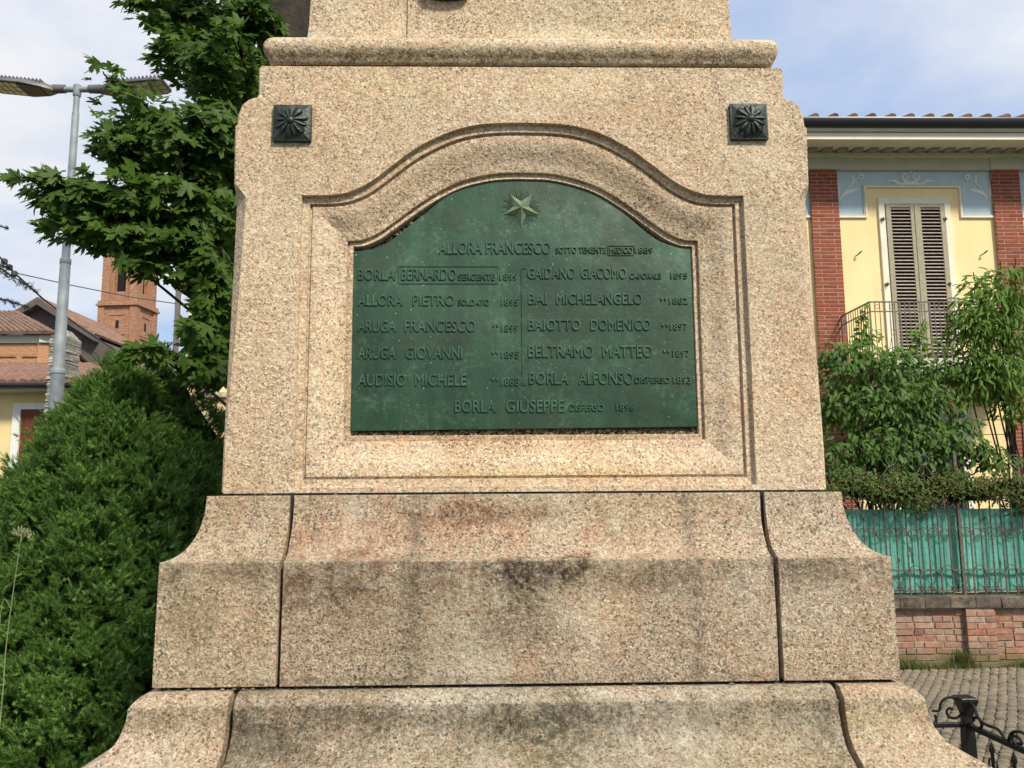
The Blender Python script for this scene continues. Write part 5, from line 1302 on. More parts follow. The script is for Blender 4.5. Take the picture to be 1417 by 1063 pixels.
for s_ in (-1, 1):
    m = MB(); m.tube([(lt.x+s_*0.13, SY_, lt.z+0.005), (lt.x+s_*0.26, SY_, lt.z+0.005)], [0.046, 0.05], 14); m.build('spigot', M['lamp_grey'], lamp, smooth=40)
    # head: tapered flat shell tilted so the far end rises and the underside shows
    L0, L1 = 0.24, 0.98; vs = []
    secs = [(L0, 0.045, 0.045), (L0+0.10, 0.11, 0.06), (L0+0.30, 0.17, 0.065), (L1-0.06, 0.17, 0.045), (L1, 0.13, 0.02)]
    def hp(l, wv, hv): return (lt.x+s_*l, SY_+wv, lt.z-0.02+hv+(l-L0)*0.10)
    for l, w, h_ in secs:
        vs += [hp(l, -w, -0.015), hp(l, -w*0.98, 0.015), hp(l, -w*0.55, h_), hp(l, w*0.55, h_), hp(l, w*0.98, 0.015), hp(l, w, -0.015)]
    m = MB(); m.add(vs, [(i*6+k, i*6+(k+1) % 6, (i+1)*6+(k+1) % 6, (i+1)*6+k) for i in range(4) for k in range(6)]+[tuple(range(6)), tuple(range(24, 30))])
    hd = m.build('lamp_head', M['lamp_grey'], lamp, bevel=0.004, segs=1, smooth=35)
    for k in range(14):
        l = L0+0.12+k*0.042; m = MB(); m.add([hp(l, -0.1, 0.05), hp(l+0.008, -0.1, 0.05), hp(l+0.008, 0.1, 0.05), hp(l, 0.1, 0.05), hp(l, -0.09, 0.088), hp(l+0.008, -0.09, 0.088), hp(l+0.008, 0.09, 0.088), hp(l, 0.09, 0.088)], [(0, 1, 5, 4), (1, 2, 6, 5), (2, 3, 7, 6), (3, 0, 4, 7), (4, 5, 6, 7)]); m.build('cooling_fin', M['lamp_grey'], hd)
    m = MB(); m.add([hp(L0+0.12, -0.10, -0.016), hp(L0+0.34, -0.155, -0.018), hp(L0+0.34, 0.155, -0.018), hp(L0+0.12, 0.10, -0.016), hp(L0+0.12, -0.10, -0.022), hp(L0+0.34, -0.155, -0.024), hp(L0+0.34, 0.155, -0.024), hp(L0+0.12, 0.10, -0.022)], [(0, 1, 2, 3), (4, 5, 6, 7), (0, 1, 5, 4), (1, 2, 6, 5), (2, 3, 7, 6), (3, 0, 4, 7)]); m.build('driver_cover', M['lamp_dark'], hd)
    for i in range(5):
        for j in range(3):
            l = L0+0.36+i*0.073; y = -0.14+j*0.094; m = MB()
            m.add([hp(l, y, -0.016), hp(l+0.066, y, -0.016), hp(l+0.066, y+0.086, -0.016), hp(l, y+0.086, -0.016), hp(l+.004, y+.004, -0.024), hp(l+0.062, y+.004, -0.024), hp(l+0.062, y+0.082, -0.024), hp(l+.004, y+0.082, -0.024)], [(0, 1, 5, 4), (1, 2, 6, 5), (2, 3, 7, 6), (3, 0, 4, 7), (4, 5, 6, 7)])
            m.build('led_module', M['led'], hd)

# ================================================================== VEGETATION
def rot_from(nrm, tip):
    """arrays of normals and tip directions -> rotation matrices (columns: side, tip, normal)"""
    n = nrm/np.linalg.norm(nrm, axis=1, keepdims=True)
    t = tip-(tip*n).sum(1, keepdims=True)*n; t /= np.linalg.norm(t, axis=1, keepdims=True)+1e-9
    s = np.cross(t, n); return np.stack([s, t, n], 2)
def leaf_cloud(parent, pos, R, sc, tv, tf, mat, n_ind, name='leaf', rest='foliage', tvar=None):
    """the n_ind leaves that show largest become parts, the rest one stuff part"""
    N = len(pos)
    me = [fastmesh(name, v, tf, mat) for v in (tvar or [tv])]
    vis_ = []
    if n_ind:
        Mx = np.array(CM.transposed()); d = (pos-np.array([0, 0, CAM_H])) @ Mx.T
        px = 708.5+FOC*d[:, 0]/-d[:, 2]; py = 531.5-FOC*d[:, 1]/-d[:, 2]
        ok = (px > 0) & (px < 1417) & (py > 0) & (py < 1063)
        key = np.where(ok, sc/-d[:, 2], 0); vis_ = np.argsort(-key)[:n_ind]; vis_ = vis_[key[vis_] > 0]
    mask = np.ones(N, bool); mask[vis_] = False
    for i in vis_:
        b = Matrix([[*(R[i, r]*sc[i]), pos[i, r]] for r in range(3)]+[[0, 0, 0, 1]])
        link(name, me[int(i) % len(me)], parent, basis=b)
    r0 = np.array(root_of(parent).location)
    idx = np.where(mask)[0]
    tvs = np.stack([tvar[i % len(tvar)] if tvar else tv for i in idx])
    V = np.einsum('nij,nkj->nki', R[idx], tvs)*sc[idx, None, None]+pos[idx, None, :]-r0
    k = tvs.shape[1]; F = (tf[None]+np.arange(len(idx))[:, None, None]*k).reshape(-1, tf.shape[1])
    link(rest, fastmesh(rest, V.reshape(-1, 3), F, mat), parent, loc=r0, kind='stuff')

# ---- maple
def maple_leaf(seed):
    r = random.Random(seed)
    half = [(0, 1.0), (5, .80), (12, .80), (15, .66), (24, .40), (32, .62), (37, .64), (43, .93), (50, .76), (58, .76), (62, .60), (72, .36), (84, .44), (92, .60), (104, .42), (120, .22), (150, .14)]
    pts = [(a, q) for a, q in half]+[(360-a, q) for a, q in half[::-1] if a > 0]
    v = [(0, 0, 0)]
    cup = r.uniform(-0.05, 0.22); tw_a = r.uniform(-.15, .15)
    for a, q in pts:
        q *= r.uniform(.94, 1.06); an = math.radians(a); x = q*math.sin(an); y = q*math.cos(an)
        v.append((x, y, -cup*q*q+0.10*abs(x)*q+tw_a*x*y+r.uniform(-.015, .015)))
    n = len(pts); f = [(0, 1+(i+1) % n, 1+i) for i in range(n)]
    # petiole
    b = len(v); v += [(-0.012, 0, 0), (0.012, 0, 0), (0.0, -0.45, -0.10)]; f.append((b, b+1, b+2))
    return np.array(v), np.array(f)
mv = [maple_leaf(i) for i in range(6)]; mtf = mv[0][1]; mvar = [a for a, _ in mv]
maple = thing('maple_tree', 'large dark green maple tree hanging in behind the left side of the pedestal', 'tree', (-1.80, 6.9, 0))
tx_ = at(392, 12, 6.75)
trunk = [(-1.86, 6.9, -0.05), (-1.88, 6.85, 1.5), (tx_.x-0.03, 6.8, 3.0), (tx_.x-0.01, 6.75, 4.6), (tx_.x+0.0, 6.75, 5.9), (tx_.x+0.25, 6.9, 8.0)]
m = MB(); m.tube(trunk, [0.28, 0.25, 0.24, 0.22, 0.21, 0.13], 14); m.build('trunk', M['bark'], maple, smooth=70)
# clumps in photo terms: px, py, depth, rx, ry (photo px), rz (m), leaves
cl = [(290, 30, 6.1, 85, 55, .6, 420), (235, 12, 6.2, 60, 16, .3, 60), (255, 80, 5.9, 42, 42, .4, 150), (310, 110, 5.5, 50, 50, .45, 220), (190, 5, 6.0, 38, 9, .25, 30), (328, 52, 5.2, 26, 22, .25, 26), (360, 25, 6.0, 30, 34, .3, 150), (345, 110, 5.9, 24, 50, .3, 160), (262, 30, 6.2, 50, 40, .3, 120),
      (165, 122, 5.0, 42, 32, .3, 26), (215, 160, 5.0, 50, 30, .35, 60), (245, 215, 5.2, 95, 52, .5, 360), (160, 190, 4.9, 32, 34, .3, 42), (165, 215, 4.9, 42, 30, .3, 46), (300, 190, 5.2, 45, 50, .4, 220), (318, 235, 5.6, 30, 60, .4, 160),
      (65, 262, 4.8, 52, 15, .25, 36), (105, 262, 4.8, 50, 26, .25, 52), (140, 290, 4.9, 68, 34, .35, 140), (215, 285, 5.0, 80, 42, .45, 260), (290, 300, 5.2, 45, 50, .4, 220),
      (110, 318, 4.9, 48, 20, .3, 56), (165, 330, 4.9, 60, 24, .3, 105), (240, 345, 5.0, 60, 26, .35, 135), (185, 366, 4.8, 22, 8, .12, 9), (215, 376, 4.85, 22, 12, .15, 12), (300, 372, 5.1, 26, 30, .3, 100),
      (300, 425, 5.1, 24, 34, .3, 110), (292, 470, 5.1, 32, 30, .3, 120), (288, 510, 5.0, 28, 26, .25, 85), (215, 490, 4.7, 34, 15, .2, 26), (265, 392, 5.0, 16, 12, .2, 10),
      (325, 330, 6.2, 30, 150, .5, 260), (320, 130, 6.6, 40, 130, .4, 300), (312, 475, 5.9, 18, 60, .3, 90),
      (300, -120, 6.6, 150, 90, 1.0, 420), (120, -110, 6.6, 90, 60, .8, 160), (520, -160, 7.2, 190, 80, 1.2, 420), (800, -180, 7.4, 130, 60, 1.2, 150), (400, -300, 7.0, 260, 120, 1.6, 420)]
P_l = []; O_l = []
r_ = np.random.default_rng(21)
for px, py, Y, rx_, ry_, dz, n in cl:
    c = np.array(A(px, py, Y)); k = Y/FOC; n = int(n*1.3)
    d = r_.normal(size=(n, 3)); d /= np.linalg.norm(d, axis=1, keepdims=True); rad = r_.random((n, 1))**0.42
    off = d*rad*np.array([rx_*k, dz, ry_*k]); P_l.append(c+off); O_l.append(d*np.array([1, 1, 0.5]))
P_l = np.concatenate(P_l); O_l = np.concatenate(O_l)
n = len(P_l); nrm = np.array([0.15, -0.42, 0.72])+0.35*O_l+0.42*r_.normal(size=(n, 3))
out_ = np.array([-0.55, -0.35, -0.45])+0.6*O_l*np.array([1, 1, .2])+0.5*r_.normal(size=(n, 3))
Rm = rot_from(nrm, out_); scm = 0.050+0.070*r_.beta(2.2, 1.6, n)
leaf_cloud(maple, P_l, Rm, scm, None, mtf, M['maple'], 300, 'leaf', 'foliage', tvar=mvar)
# limbs and twigs out to the clumps
def limb(pts, r0, r1, name='branch', parent=maple, mat='bark', n=7):
    P = [Vector(p) for p in pts]; Q = prof3(P, 5); m = MB(); m.tube(Q, [r0+(r1-r0)*i/(len(Q)-1) for i in range(len(Q))], n); m.build(name, M[mat], parent, smooth=70)
def prof3(P, n=5):
    o = []
    for i in range(len(P)-1):
        p0 = P[max(i-1, 0)]; p1 = P[i]; p2 = P[i+1]; p3 = P[min(i+2, len(P)-1)]
        for k in range(n):
            t = k/n; o.append(0.5*((2*p1)+(p2-p0)*t+(2*p0-5*p1+4*p2-p3)*t*t+(3*p1-p0-3*p2+p3)*t**3))
    o.append(P[-1]); return o
hubs = [(A(320, 60, 6.3), 3), (A(320, 230, 6.0), 2), (A(330, 400, 5.9), 2), (A(330, -100, 6.8), 4)]
rb = random.Random(8)
for i, (px, py, Y, rx_, ry_, dz, n) in enumerate(cl):
    c = A(px, py, Y); z_att = min(max(c.z-0.5, 2.0), 7.0)
    # start on the trunk axis
    t = max(0, min(1, z_att/8.0)); st_ = Vector(trunk[min(5, int(t*5))]).lerp(Vector(trunk[min(5, int(t*5)+1)]), t*5-int(t*5)); st_.z = z_att
    mid1 = st_.lerp(c, 0.45)+Vector((rb.uniform(-.1, .1), rb.uniform(-.1, .1), 0.12))
    far_ = c+(c-st_).normalized()*0.8*rx_*Y/FOC
    limb([st_, mid1, c, far_], 0.028 if n > 100 else 0.016, 0.003)
    for q in range(5):
        e = c+Vector((rb.uniform(-1, 1)*rx_*Y/FOC*.9, rb.uniform(-1, 1)*dz*.8, rb.uniform(-1, 1)*ry_*Y/FOC*.9)); limb([mid1.lerp(c, 0.7), c.lerp(e, .45)+Vector((0, 0, .03)), e], 0.006, 0.002, 'twig', n=5)

# ---- lanceolate and ovate leaves for the right-hand shrubs
def lance(wd, droop, fold, n=5):
    v = []; 
    for i in range(n):
        t = i/(n-1); w = wd*math.sin(math.pi*min(1, t*0.93+0.05))**0.8 if i < n-1 else 0.004
        z = -droop*t*t; v += [(-w, t, z+fold*w), (0, t, z), (w, t, z+fold*w)]
    f = []
    for i in range(n-1):
        a = i*3; b = a+3; f += [(a, a+1, b+1), (a, b+1, b), (a+1, a+2, b+2), (a+1, b+2, b+1)]
    return np.array(v, float), np.array(f)
def shrubbery(name, label, cat, base, clumps, leaf, mat, size, bias_n, bias_t, n_ind, stems, seed, stemr=0.02):
    t = thing(name, label, cat, base); r = np.random.default_rng(seed); P = []; O = []
    rb = random.Random(seed)
    for px, py, Y, rx_, ry_, dz, n in clumps:
        c = np.array(A(px, py, Y)); k = Y/FOC; d = r.normal(size=(n, 3)); d /= np.linalg.norm(d, axis=1, keepdims=True); rad = r.random((n, 1))**0.45
        P.append(c+d*rad*np.array([rx_*k, dz, ry_*k])); O.append(d)
        cv = Vector(c); st_ = Vector(base)+Vector((rb.uniform(-.12, .12), rb.uniform(-.1, .1), min(max(0.3, cv.z-1.0), 1.2)))
        if stems:
            limb([st_, st_.lerp(cv, .5)+Vector((rb.uniform(-.1, .1), 0, .1)), cv, cv+(cv-st_).normalized()*0.5*rx_*k], stemr*.7, 0.003, 'branch', t)
            for q in range(4):
                e = cv+Vector((rb.uniform(-1, 1)*rx_*k, rb.uniform(-1, 1)*dz, rb.uniform(-.6, 1)*ry_*k)); limb([cv, cv.lerp(e, .5), e], 0.005, 0.002, 'twig', t, n=5)
    P = np.concatenate(P); O = np.concatenate(O); n = len(P)
    nrm = np.array(bias_n)+0.35*O+0.4*r.normal(size=(n, 3)); tip = np.array(bias_t)+0.7*O+0.45*r.normal(size=(n, 3))
    leaf_cloud(t, P, rot_from(nrm, tip), r.uniform(size*0.7, size*1.25, n), leaf[0], leaf[1], M[mat], n_ind)
    if stems:
        m = MB(); m.tube([base, (base[0]+.03, base[1], 0.7), (base[0]-.02, base[1], 1.35)], [stemr*2.2, stemr*1.8, stemr*1.3], 8); m.build('trunk', M['bark'], t, smooth=70)
    return t
bP = A(1402, 600, 10.4)
shrubbery('peach_tree', 'peach tree with long narrow bright green leaves in front of the right brick pilaster', 'tree', (bP.x, 10.4, 0),
  [(1395, 405, 10.0, 32, 30, .5, 330), (1360, 430, 10.0, 42, 42, .5, 520), (1350, 392, 10.0, 20, 14, .3, 60), (1345, 455, 9.9, 34, 34, .4, 330), (1400, 470, 10.1, 45, 50, .6, 620), (1375, 520, 10.0, 44, 34, .5, 520), (1340, 530, 10.0, 24, 26, .4, 170), (1410, 545, 10.1, 36, 30, .5, 280), (1345, 500, 10, 26, 22, .4, 160),
   (1450, 440, 10.2, 50, 80, .7, 420), (1385, 380, 10.0, 30, 10, .3, 50), (1395, 574, 10.0, 20, 14, .3, 40), (1460, 560, 10.2, 50, 50, .6, 260), (1405, 372, 10.0, 14, 10, .2, 30)],
  lance(0.11, 0.28, 0.5), 'peach', 0.135, (0.3, -0.5, 0.6), (0.0, -0.35, -0.75), 300, True, 31, 0.02)
bS = A(1225, 800, 10.6)
shrubbery('cherry_shrub', 'broad dark green leafy shrub below the balcony, reaching over the iron railing', 'shrub', (bS.x, 10.6, 0),
  [(1165, 510, 10.0, 34, 28, .5, 240), (1215, 505, 9.9, 42, 26, .5, 330), (1195, 560, 9.9, 58, 36, .6, 620), (1260, 545, 9.9, 52, 32, .5, 430), (1290, 510, 10.0, 36, 22, .4, 190), (1320, 515, 10.1, 24, 20, .4, 100), (1150, 560, 10.0, 26, 60, .5, 220),
   (1175, 625, 9.8, 48, 34, .5, 380), (1230, 620, 9.7, 50, 32, .5, 380), (1285, 600, 9.7, 32, 24, .4, 160), (1320, 612, 9.6, 40, 16, .35, 140), (1355, 622, 9.6, 34, 14, .3, 110), (1380, 640, 9.6, 30, 12, .3, 80), (1300, 635, 9.7, 60, 22, .4, 190),
   (1160, 660, 9.8, 40, 25, .4, 260), (1230, 665, 9.9, 60, 22, .4, 300), (1240, 580, 10.0, 60, 30, .5, 420), (1300, 560, 10.0, 40, 26, .4, 240), (1200, 640, 10.2, 60, 34, .4, 340), (1330, 590, 9.8, 24, 16, .3, 90), (1290, 660, 9.8, 60, 18, .3, 200), (1155, 490, 10.0, 20, 14, .3, 50), (1190, 478, 9.9, 18, 16, .3, 46), (1250, 496, 9.9, 24, 12, .3, 50), (1060, 560, 10.2, 60, 90, .6, 260)],
  lance(0.21, 0.26, 0.35), 'shrub', 0.10, (0.25, -0.6, 0.6), (0.05, -0.4, -0.6), 300, True, 32, 0.02)
bV = A(1195, 800, 11.4)
shrubbery('climbing_vine', 'thin pale green vine shoots reaching up in front of the balcony rail', 'vine', (bV.x, 11.4, 0),
  [(1192, 458, 11.3, 10, 24, .15, 40), (1176, 482, 11.2, 16, 12, .2, 34), (1272, 470, 11.3, 12, 16, .2, 34), (1204, 468, 11.3, 14, 14, .2, 34), (1196, 432, 11.3, 5, 12, .08, 10), (1276, 452, 11.3, 5, 12, .08, 9), (1230, 488, 11.2, 40, 10, .2, 50), (1300, 480, 11.3, 16, 10, .2, 20)],
  lance(0.34, 0.15, 0.2), 'peach', 0.095, (0.2, -0.7, 0.5), (0, -0.2, -0.5), 200, True, 33, 0.008)
# hedge trained along the top of the railing
hedge = thing('hedge_on_railing', 'low dense hedge of small leaves and reddish buds spilling over the railing top', 'hedge', (5, 9.0, 0.75))
r = np.random.default_rng(44)
def hedge_pts(n, y0, up_):
    px = r.uniform(1040, 1500, n); x = np.array([A(p, 680, 9.0).x for p in (1040, 1500)]); xx = x[0]+(px-1040)/460*(x[1]-x[0])
    wave = 0.05*np.sin(xx*5.1)+0.04*np.sin(xx*11.3+1)
    zc_ = A(1300, 676, 9.0).z; th = 2*np.pi*r.random(n); q = r.random(n)**0.5*(0.85+0.3*np.sin(xx*7.3)*np.sin(xx*2.9+1))
    y = 9.0+y0+0.27*q*np.cos(th); z = zc_+up_+wave+0.215*q*np.sin(th)
    hang = r.random(n) < 0.12; z = np.where(hang, z-np.abs(r.normal(0, 0.09, n)), z)
    return np.stack([xx, y, z], 1), np.stack([0*th, np.cos(th), np.sin(th)], 1)
P, O = hedge_pts(6500, 0, 0)
nr = np.array([0.2, -0.6, 0.6])+0.5*O+0.5*r.normal(size=P.shape); tp_ = np.array([0, -0.2, -0.2])+0.6*O+0.7*r.normal(size=P.shape)
lf = lance(0.24, 0.2, 0.3, 4); leaf_cloud(hedge, P, rot_from(nr, tp_), r.uniform(0.03, 0.058, len(P)), lf[0], lf[1], M['ivy'], 0)
P, O = hedge_pts(2600, -0.06, 0.03); P[:, 1] -= 0.10
lb_ = lance(0.45, 0.1, 0.2, 3); leaf_cloud(hedge, P, rot_from(O+0.8*r.normal(size=P.shape), r.normal(size=P.shape)), r.uniform(0.012, 0.024, len(P)), lb_[0], lb_[1], M['ivy_bud'], 0, rest='flower_buds')
m = MB(); N_ = 40; pts = []
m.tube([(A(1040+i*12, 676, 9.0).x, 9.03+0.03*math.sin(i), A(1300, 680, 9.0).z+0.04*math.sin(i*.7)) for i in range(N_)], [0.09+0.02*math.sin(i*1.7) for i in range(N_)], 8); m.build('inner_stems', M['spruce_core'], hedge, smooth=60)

# ---- clipped conifers
def conifer(name, label, base, H, R, shape, ntuft, seed, amp, tipf=0.25, nl=0.024, phase=0.0):
    t = thing(name, label, 'conifer', (base[0], base[1], 0), 'twin clipped conifers'); r = np.random.default_rng(seed)
    bx, by = base
    def rad(hf): return R*np.clip(hf, 0, 1)**shape            # hf: 0 at the apex, 1 at the ground
    def lump(th, z):
        o = []
        for a, zz in zip(np.atleast_1d(th), np.atleast_1d(z)):
            p = Vector((math.cos(a)*1.0*R, math.sin(a)*1.0*R, zz))
            v = noise.noise(p*2.3+Vector((seed, phase, 0)))*0.55+noise.noise(p*4.6+Vector((0, seed, 1)))*0.85+noise.noise(p*9+Vector((2, 0, seed)))*0.45
            o.append(v*amp)
        return np.array(o)
    # inner body
    NT_, NZ = 56, 44; vs = []; fs = []
    for i in range(NZ+1):
        hf = (i/NZ)**1.2; z = H*(1-hf)-0.05; th = np.array([2*math.pi*k/NT_ for k in range(NT_)]); rr = np.maximum(rad(hf)+lump(th, np.full(NT_, z))*min(1, hf*4)-0.085, 0.004)
        for k in range(NT_): vs.append((bx+rr[k]*math.cos(th[k]), by+rr[k]*math.sin(th[k]), z-0.05*(i == 0)))
    for i in range(NZ):
        for k in range(NT_): fs.append((i*NT_+k, (i+1)*NT_+k, (i+1)*NT_+(k+1) % NT_, i*NT_+(k+1) % NT_))
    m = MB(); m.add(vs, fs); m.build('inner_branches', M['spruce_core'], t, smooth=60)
    # shoots
    cand = ntuft*3; hf = r.random(cand)**0.60; 
    camang = math.atan2(-by, -bx)
    th = camang+r.uniform(-1.75, 1.75, cand)
    ns = ntuft//6; hf = np.repeat(hf[:ns], 6); th = np.repeat(th[:ns], 6); ntuft = ns*6
    sid = np.repeat(np.arange(ns), 6); sdep = np.repeat(r.uniform(-0.085, 0.03, ns), 6); srd = np.repeat(r.normal(size=(ns, 3)), 6, axis=0)
    z = H*(1-hf); lp = lump(th, z)*np.minimum(1, hf*4); rr = np.maximum(rad(hf)+lp+sdep+r.uniform(-0.012, 0.012, ntuft), 0.0)
    pos = np.stack([bx+rr*np.cos(th), by+rr*np.sin(th), z], 1)
    pos = pos+r.normal(size=pos.shape)*0.013
    slope = R/H*shape*np.clip(hf, .02, 1)**(shape-1)
    nrm = np.stack([np.cos(th), np.sin(th), np.clip(slope, 0, 2.5)], 1); nrm /= np.linalg.norm(nrm, axis=1, keepdims=True)
    ax = nrm*0.9+np.array([0, 0, 0.50])+0.30*srd+0.42*r.normal(size=nrm.shape); ax /= np.linalg.norm(ax, axis=1, keepdims=True)
    a1 = np.cross(ax, np.array([0.3, 0.5, 0.81])); a1 /= np.linalg.norm(a1, axis=1, keepdims=True); a2 = np.cross(ax, a1)
    tip = r.random(ntuft) < tipf*np.repeat(r.uniform(0.2, 1.8, ns), 6)
    Ls = r.uniform(0.035, 0.075, ntuft)*np.repeat(r.uniform(0.7, 1.25, ns), 6)
    for nm, sel, mt in (('foliage', ~tip, 'spruce'), ('new_shoots', tip, 'spruce_tip')):
        p = pos[sel]; A_ = ax[sel]; B1 = a1[sel]; B2 = a2[sel]; L = Ls[sel]*(1.0 if nm == 'foliage' else 0.6); NN = 28 if nm == 'foliage' else 14; n = len(p)
        if nm == 'new_shoots': p = p+A_*0.022
        f = (np.arange(NN)+0.5)/NN; ph = np.arange(NN)*2.399
        ph = ph[None]+r.uniform(0, 6.28, (n, 1)); 
        st = p[:, None]+A_[:, None]*(f[None, :, None]*L[:, None, None])
        rd_ = np.cos(ph)[..., None]*B1[:, None]+np.sin(ph)[..., None]*B2[:, None]
        ang = (1.05-0.65*f)[None, :, None]+r.normal(0, .12, (n, NN, 1))
        dr = rd_*np.sin(ang)+A_[:, None]*np.cos(ang); ln = nl*(1.0 if nm == 'foliage' else 0.75)*r.uniform(.75, 1.15, (n, NN, 1))
        sd_ = np.cross(dr, A_[:, None]); sd_ /= np.linalg.norm(sd_, axis=2, keepdims=True)+1e-9; w = 0.0021
        e = st+dr*ln; V = np.stack([st+sd_*w, st-sd_*w, e], 2).reshape(-1, 3)-np.array([bx, by, 0])
        F = np.arange(len(V)).reshape(-1, 3)
        link(nm, fastmesh(nm, V, F, M[mt]), t, loc=(bx, by, 0), kind='stuff')
    return t
conifer('clipped_conifer', 'left and larger of the two bushy green conifers left of the pedestal', (-2.33, 5.0), 2.74, 1.50, 0.80, 42000, 3, 0.19)
conifer('clipped_conifer', 'right conifer of the pair, its peak nearest the pedestal', (-2.25, 5.5), 2.92, 1.64, 0.84, 28000, 9, 0.13, phase=4.0)

# ---- blue spruce whose branch tips enter at the far left
sp = thing('blue_spruce', 'grey-blue spruce reaching in at the left edge with drooping branches', 'tree', (A(-120, 400, 8.6).x, 8.6, 0))
sx_ = sp.location.x
m = MB(); m.tube([(sx_, 8.6, -0.05), (sx_, 8.6, 2.5), (sx_+.03, 8.6, 5.4)], [0.14, 0.1, 0.03], 9); m.build('trunk', M['bark'], sp, smooth=60)
npz = []; rb = random.Random(2); V = []; 
def needle_branch(a, b, sag, dens, wid):
    a = Vector(a); b = Vector(b); P = [a, a.lerp(b, .5)+Vector((0, 0, sag)), b]; Q = prof3(P, 8); limb(P, 0.018, 0.004, 'branch', sp)
    L = (b-a).length; n = int(L*dens); nr_ = np.random.default_rng(rb.randrange(9999))
    for i in range(n):
        f = rb.random(); j = f*(len(Q)-1); k = min(int(j), len(Q)-2); p = Q[k].lerp(Q[k+1], j-k); ax = (Q[k+1]-Q[k]).normalized()
        side = Vector((rb.uniform(-.3, .3), rb.uniform(-1, 1), rb.uniform(-.8, .35))).normalized(); tl = wid*(1-0.75*f)*rb.uniform(.4, 1)
        tw_d = (side+ax*0.8).normalized(); 
        for q in range(int(10+tl*260)):
            g_ = rb.random(); s0 = p+tw_d*tl*g_; d = Vector((rb.gauss(0, 1), rb.gauss(0, 1), rb.gauss(0, 1))).normalized(); d = (d+tw_d*.7).normalized(); w = Vector((rb.gauss(0, 1), rb.gauss(0, 1), rb.gauss(0, 1))).normalized()*0.0026
            V.extend([s0-w, s0+w, s0+d*0.028])
def SP(px, py, Y=8.4): return A(px, py, Y)
for a, b, s_, wd in ((SP(-118, 330), SP(48, 402), .10, .26), (SP(-118, 400), SP(38, 424), .06, .22), (SP(-118, 300), SP(12, 316), .05, .10), (SP(-118, 360), SP(14, 370), .06, .14), (SP(-118, 250), SP(-40, 280), .05, .15), (SP(-118, 470), SP(-20, 520), .05, .18), (SP(-118, 200), SP(-60, 215), .04, .12)):
    needle_branch(a, b, s_, 90, wd)
V_ = np.array([v[:] for v in V])-np.array(sp.location); link('foliage', fastmesh('foliage', V_, np.arange(len(V_)).reshape(-1, 3), M['blue_spruce']), sp, loc=sp.location, kind='stuff')

# ---- wild grass stalks in front of the conifer
wd_ = thing('wild_grass_stalk', 'thin pale seed-headed grass stalk in front of the left conifer', 'grass', (A(3, 960, 3.3).x, 3.3, 0))
for (pts, r0) in (([(0, 1000), (8, 900), (18, 820), (30, 740)], 0.0022), ([(-12, 1010), (-2, 880), (5, 830), (16, 845)], 0.0016)):
    P = [A(x, y, 3.3) for x, y in pts]; P = [Vector((P[0].x-0.03, 3.3, 0))]+P; Q = prof3(P, 5); m = MB(); m.tube(Q, [r0*(1.2-0.7*i/len(Q)) for i in range(len(Q))], 5); m.build('stem', M['straw'], wd_, smooth=60)
rb = random.Random(17); c = A(30, 738, 3.3)
for k in range(16):
    d = Vector((rb.uniform(-1, 1), rb.uniform(-.6, .6), rb.uniform(-.1, .9))).normalized(); L = rb.uniform(.02, .055); e = c+d*L+Vector((0, 0, -.006)); m = MB(); m.tube([c+Vector((0, 0, -rb.uniform(0, .03))), c+d*L*.5+Vector((0, 0, .004)), e], 0.0008, 4)
    for q in range(3): f_ = e-d*0.008*q; m.tube([f_, f_+Vector((rb.uniform(-.004, .004), 0, -.008)), f_+Vector((0, 0, -.013))], [0.0008, 0.0026, 0.0006], 5)
    m.build('seed_head', M['straw'], wd_)

# ================================================================== BLACK IRON ENCLOSURE ROUND THE MEMORIAL
IY = 4.6
ip = A(1337, 985, IY)
enc = thing('iron_enclosure', 'low black wrought iron enclosure fence with scrolls, behind the right corner of the pedestal', 'fence', (ip.x, IY, 0))
B = M['black_iron']; X0 = ip.x
def iz(py): return at(1337, py, IY).z
ztp = iz(964.5); zr_ = iz(1003)
m = MB(); m.lathe([(0.030, -0.05), (0.030, zr_-0.06-0.0), (0.026, iz(1000)), (0.024, iz(992)), (0.030, iz(985)), (0.042, iz(975)), (0.050, iz(969)), (0.050, ztp), (0.044, ztp+0.004)], (X0, IY, 0), 4)
m.v = [(X0+(v[0]-X0)*math.cos(.785)*1.35-(v[1]-IY)*math.sin(.785)*1.35, IY+(v[0]-X0)*math.sin(.785)*1.35+(v[1]-IY)*math.cos(.785)*1.35, v[2]) for v in m.v]
m.build('corner_post', B, enc, bevel=0.003, segs=1)
def flat(pts, w=0.006, h=0.011, name='scroll', n=4):
    Q = prof3([Vector(p) for p in pts], 6); m = MB(); m.tube(Q, w, 6, ry=None); m.build(name, B, enc, smooth=50)
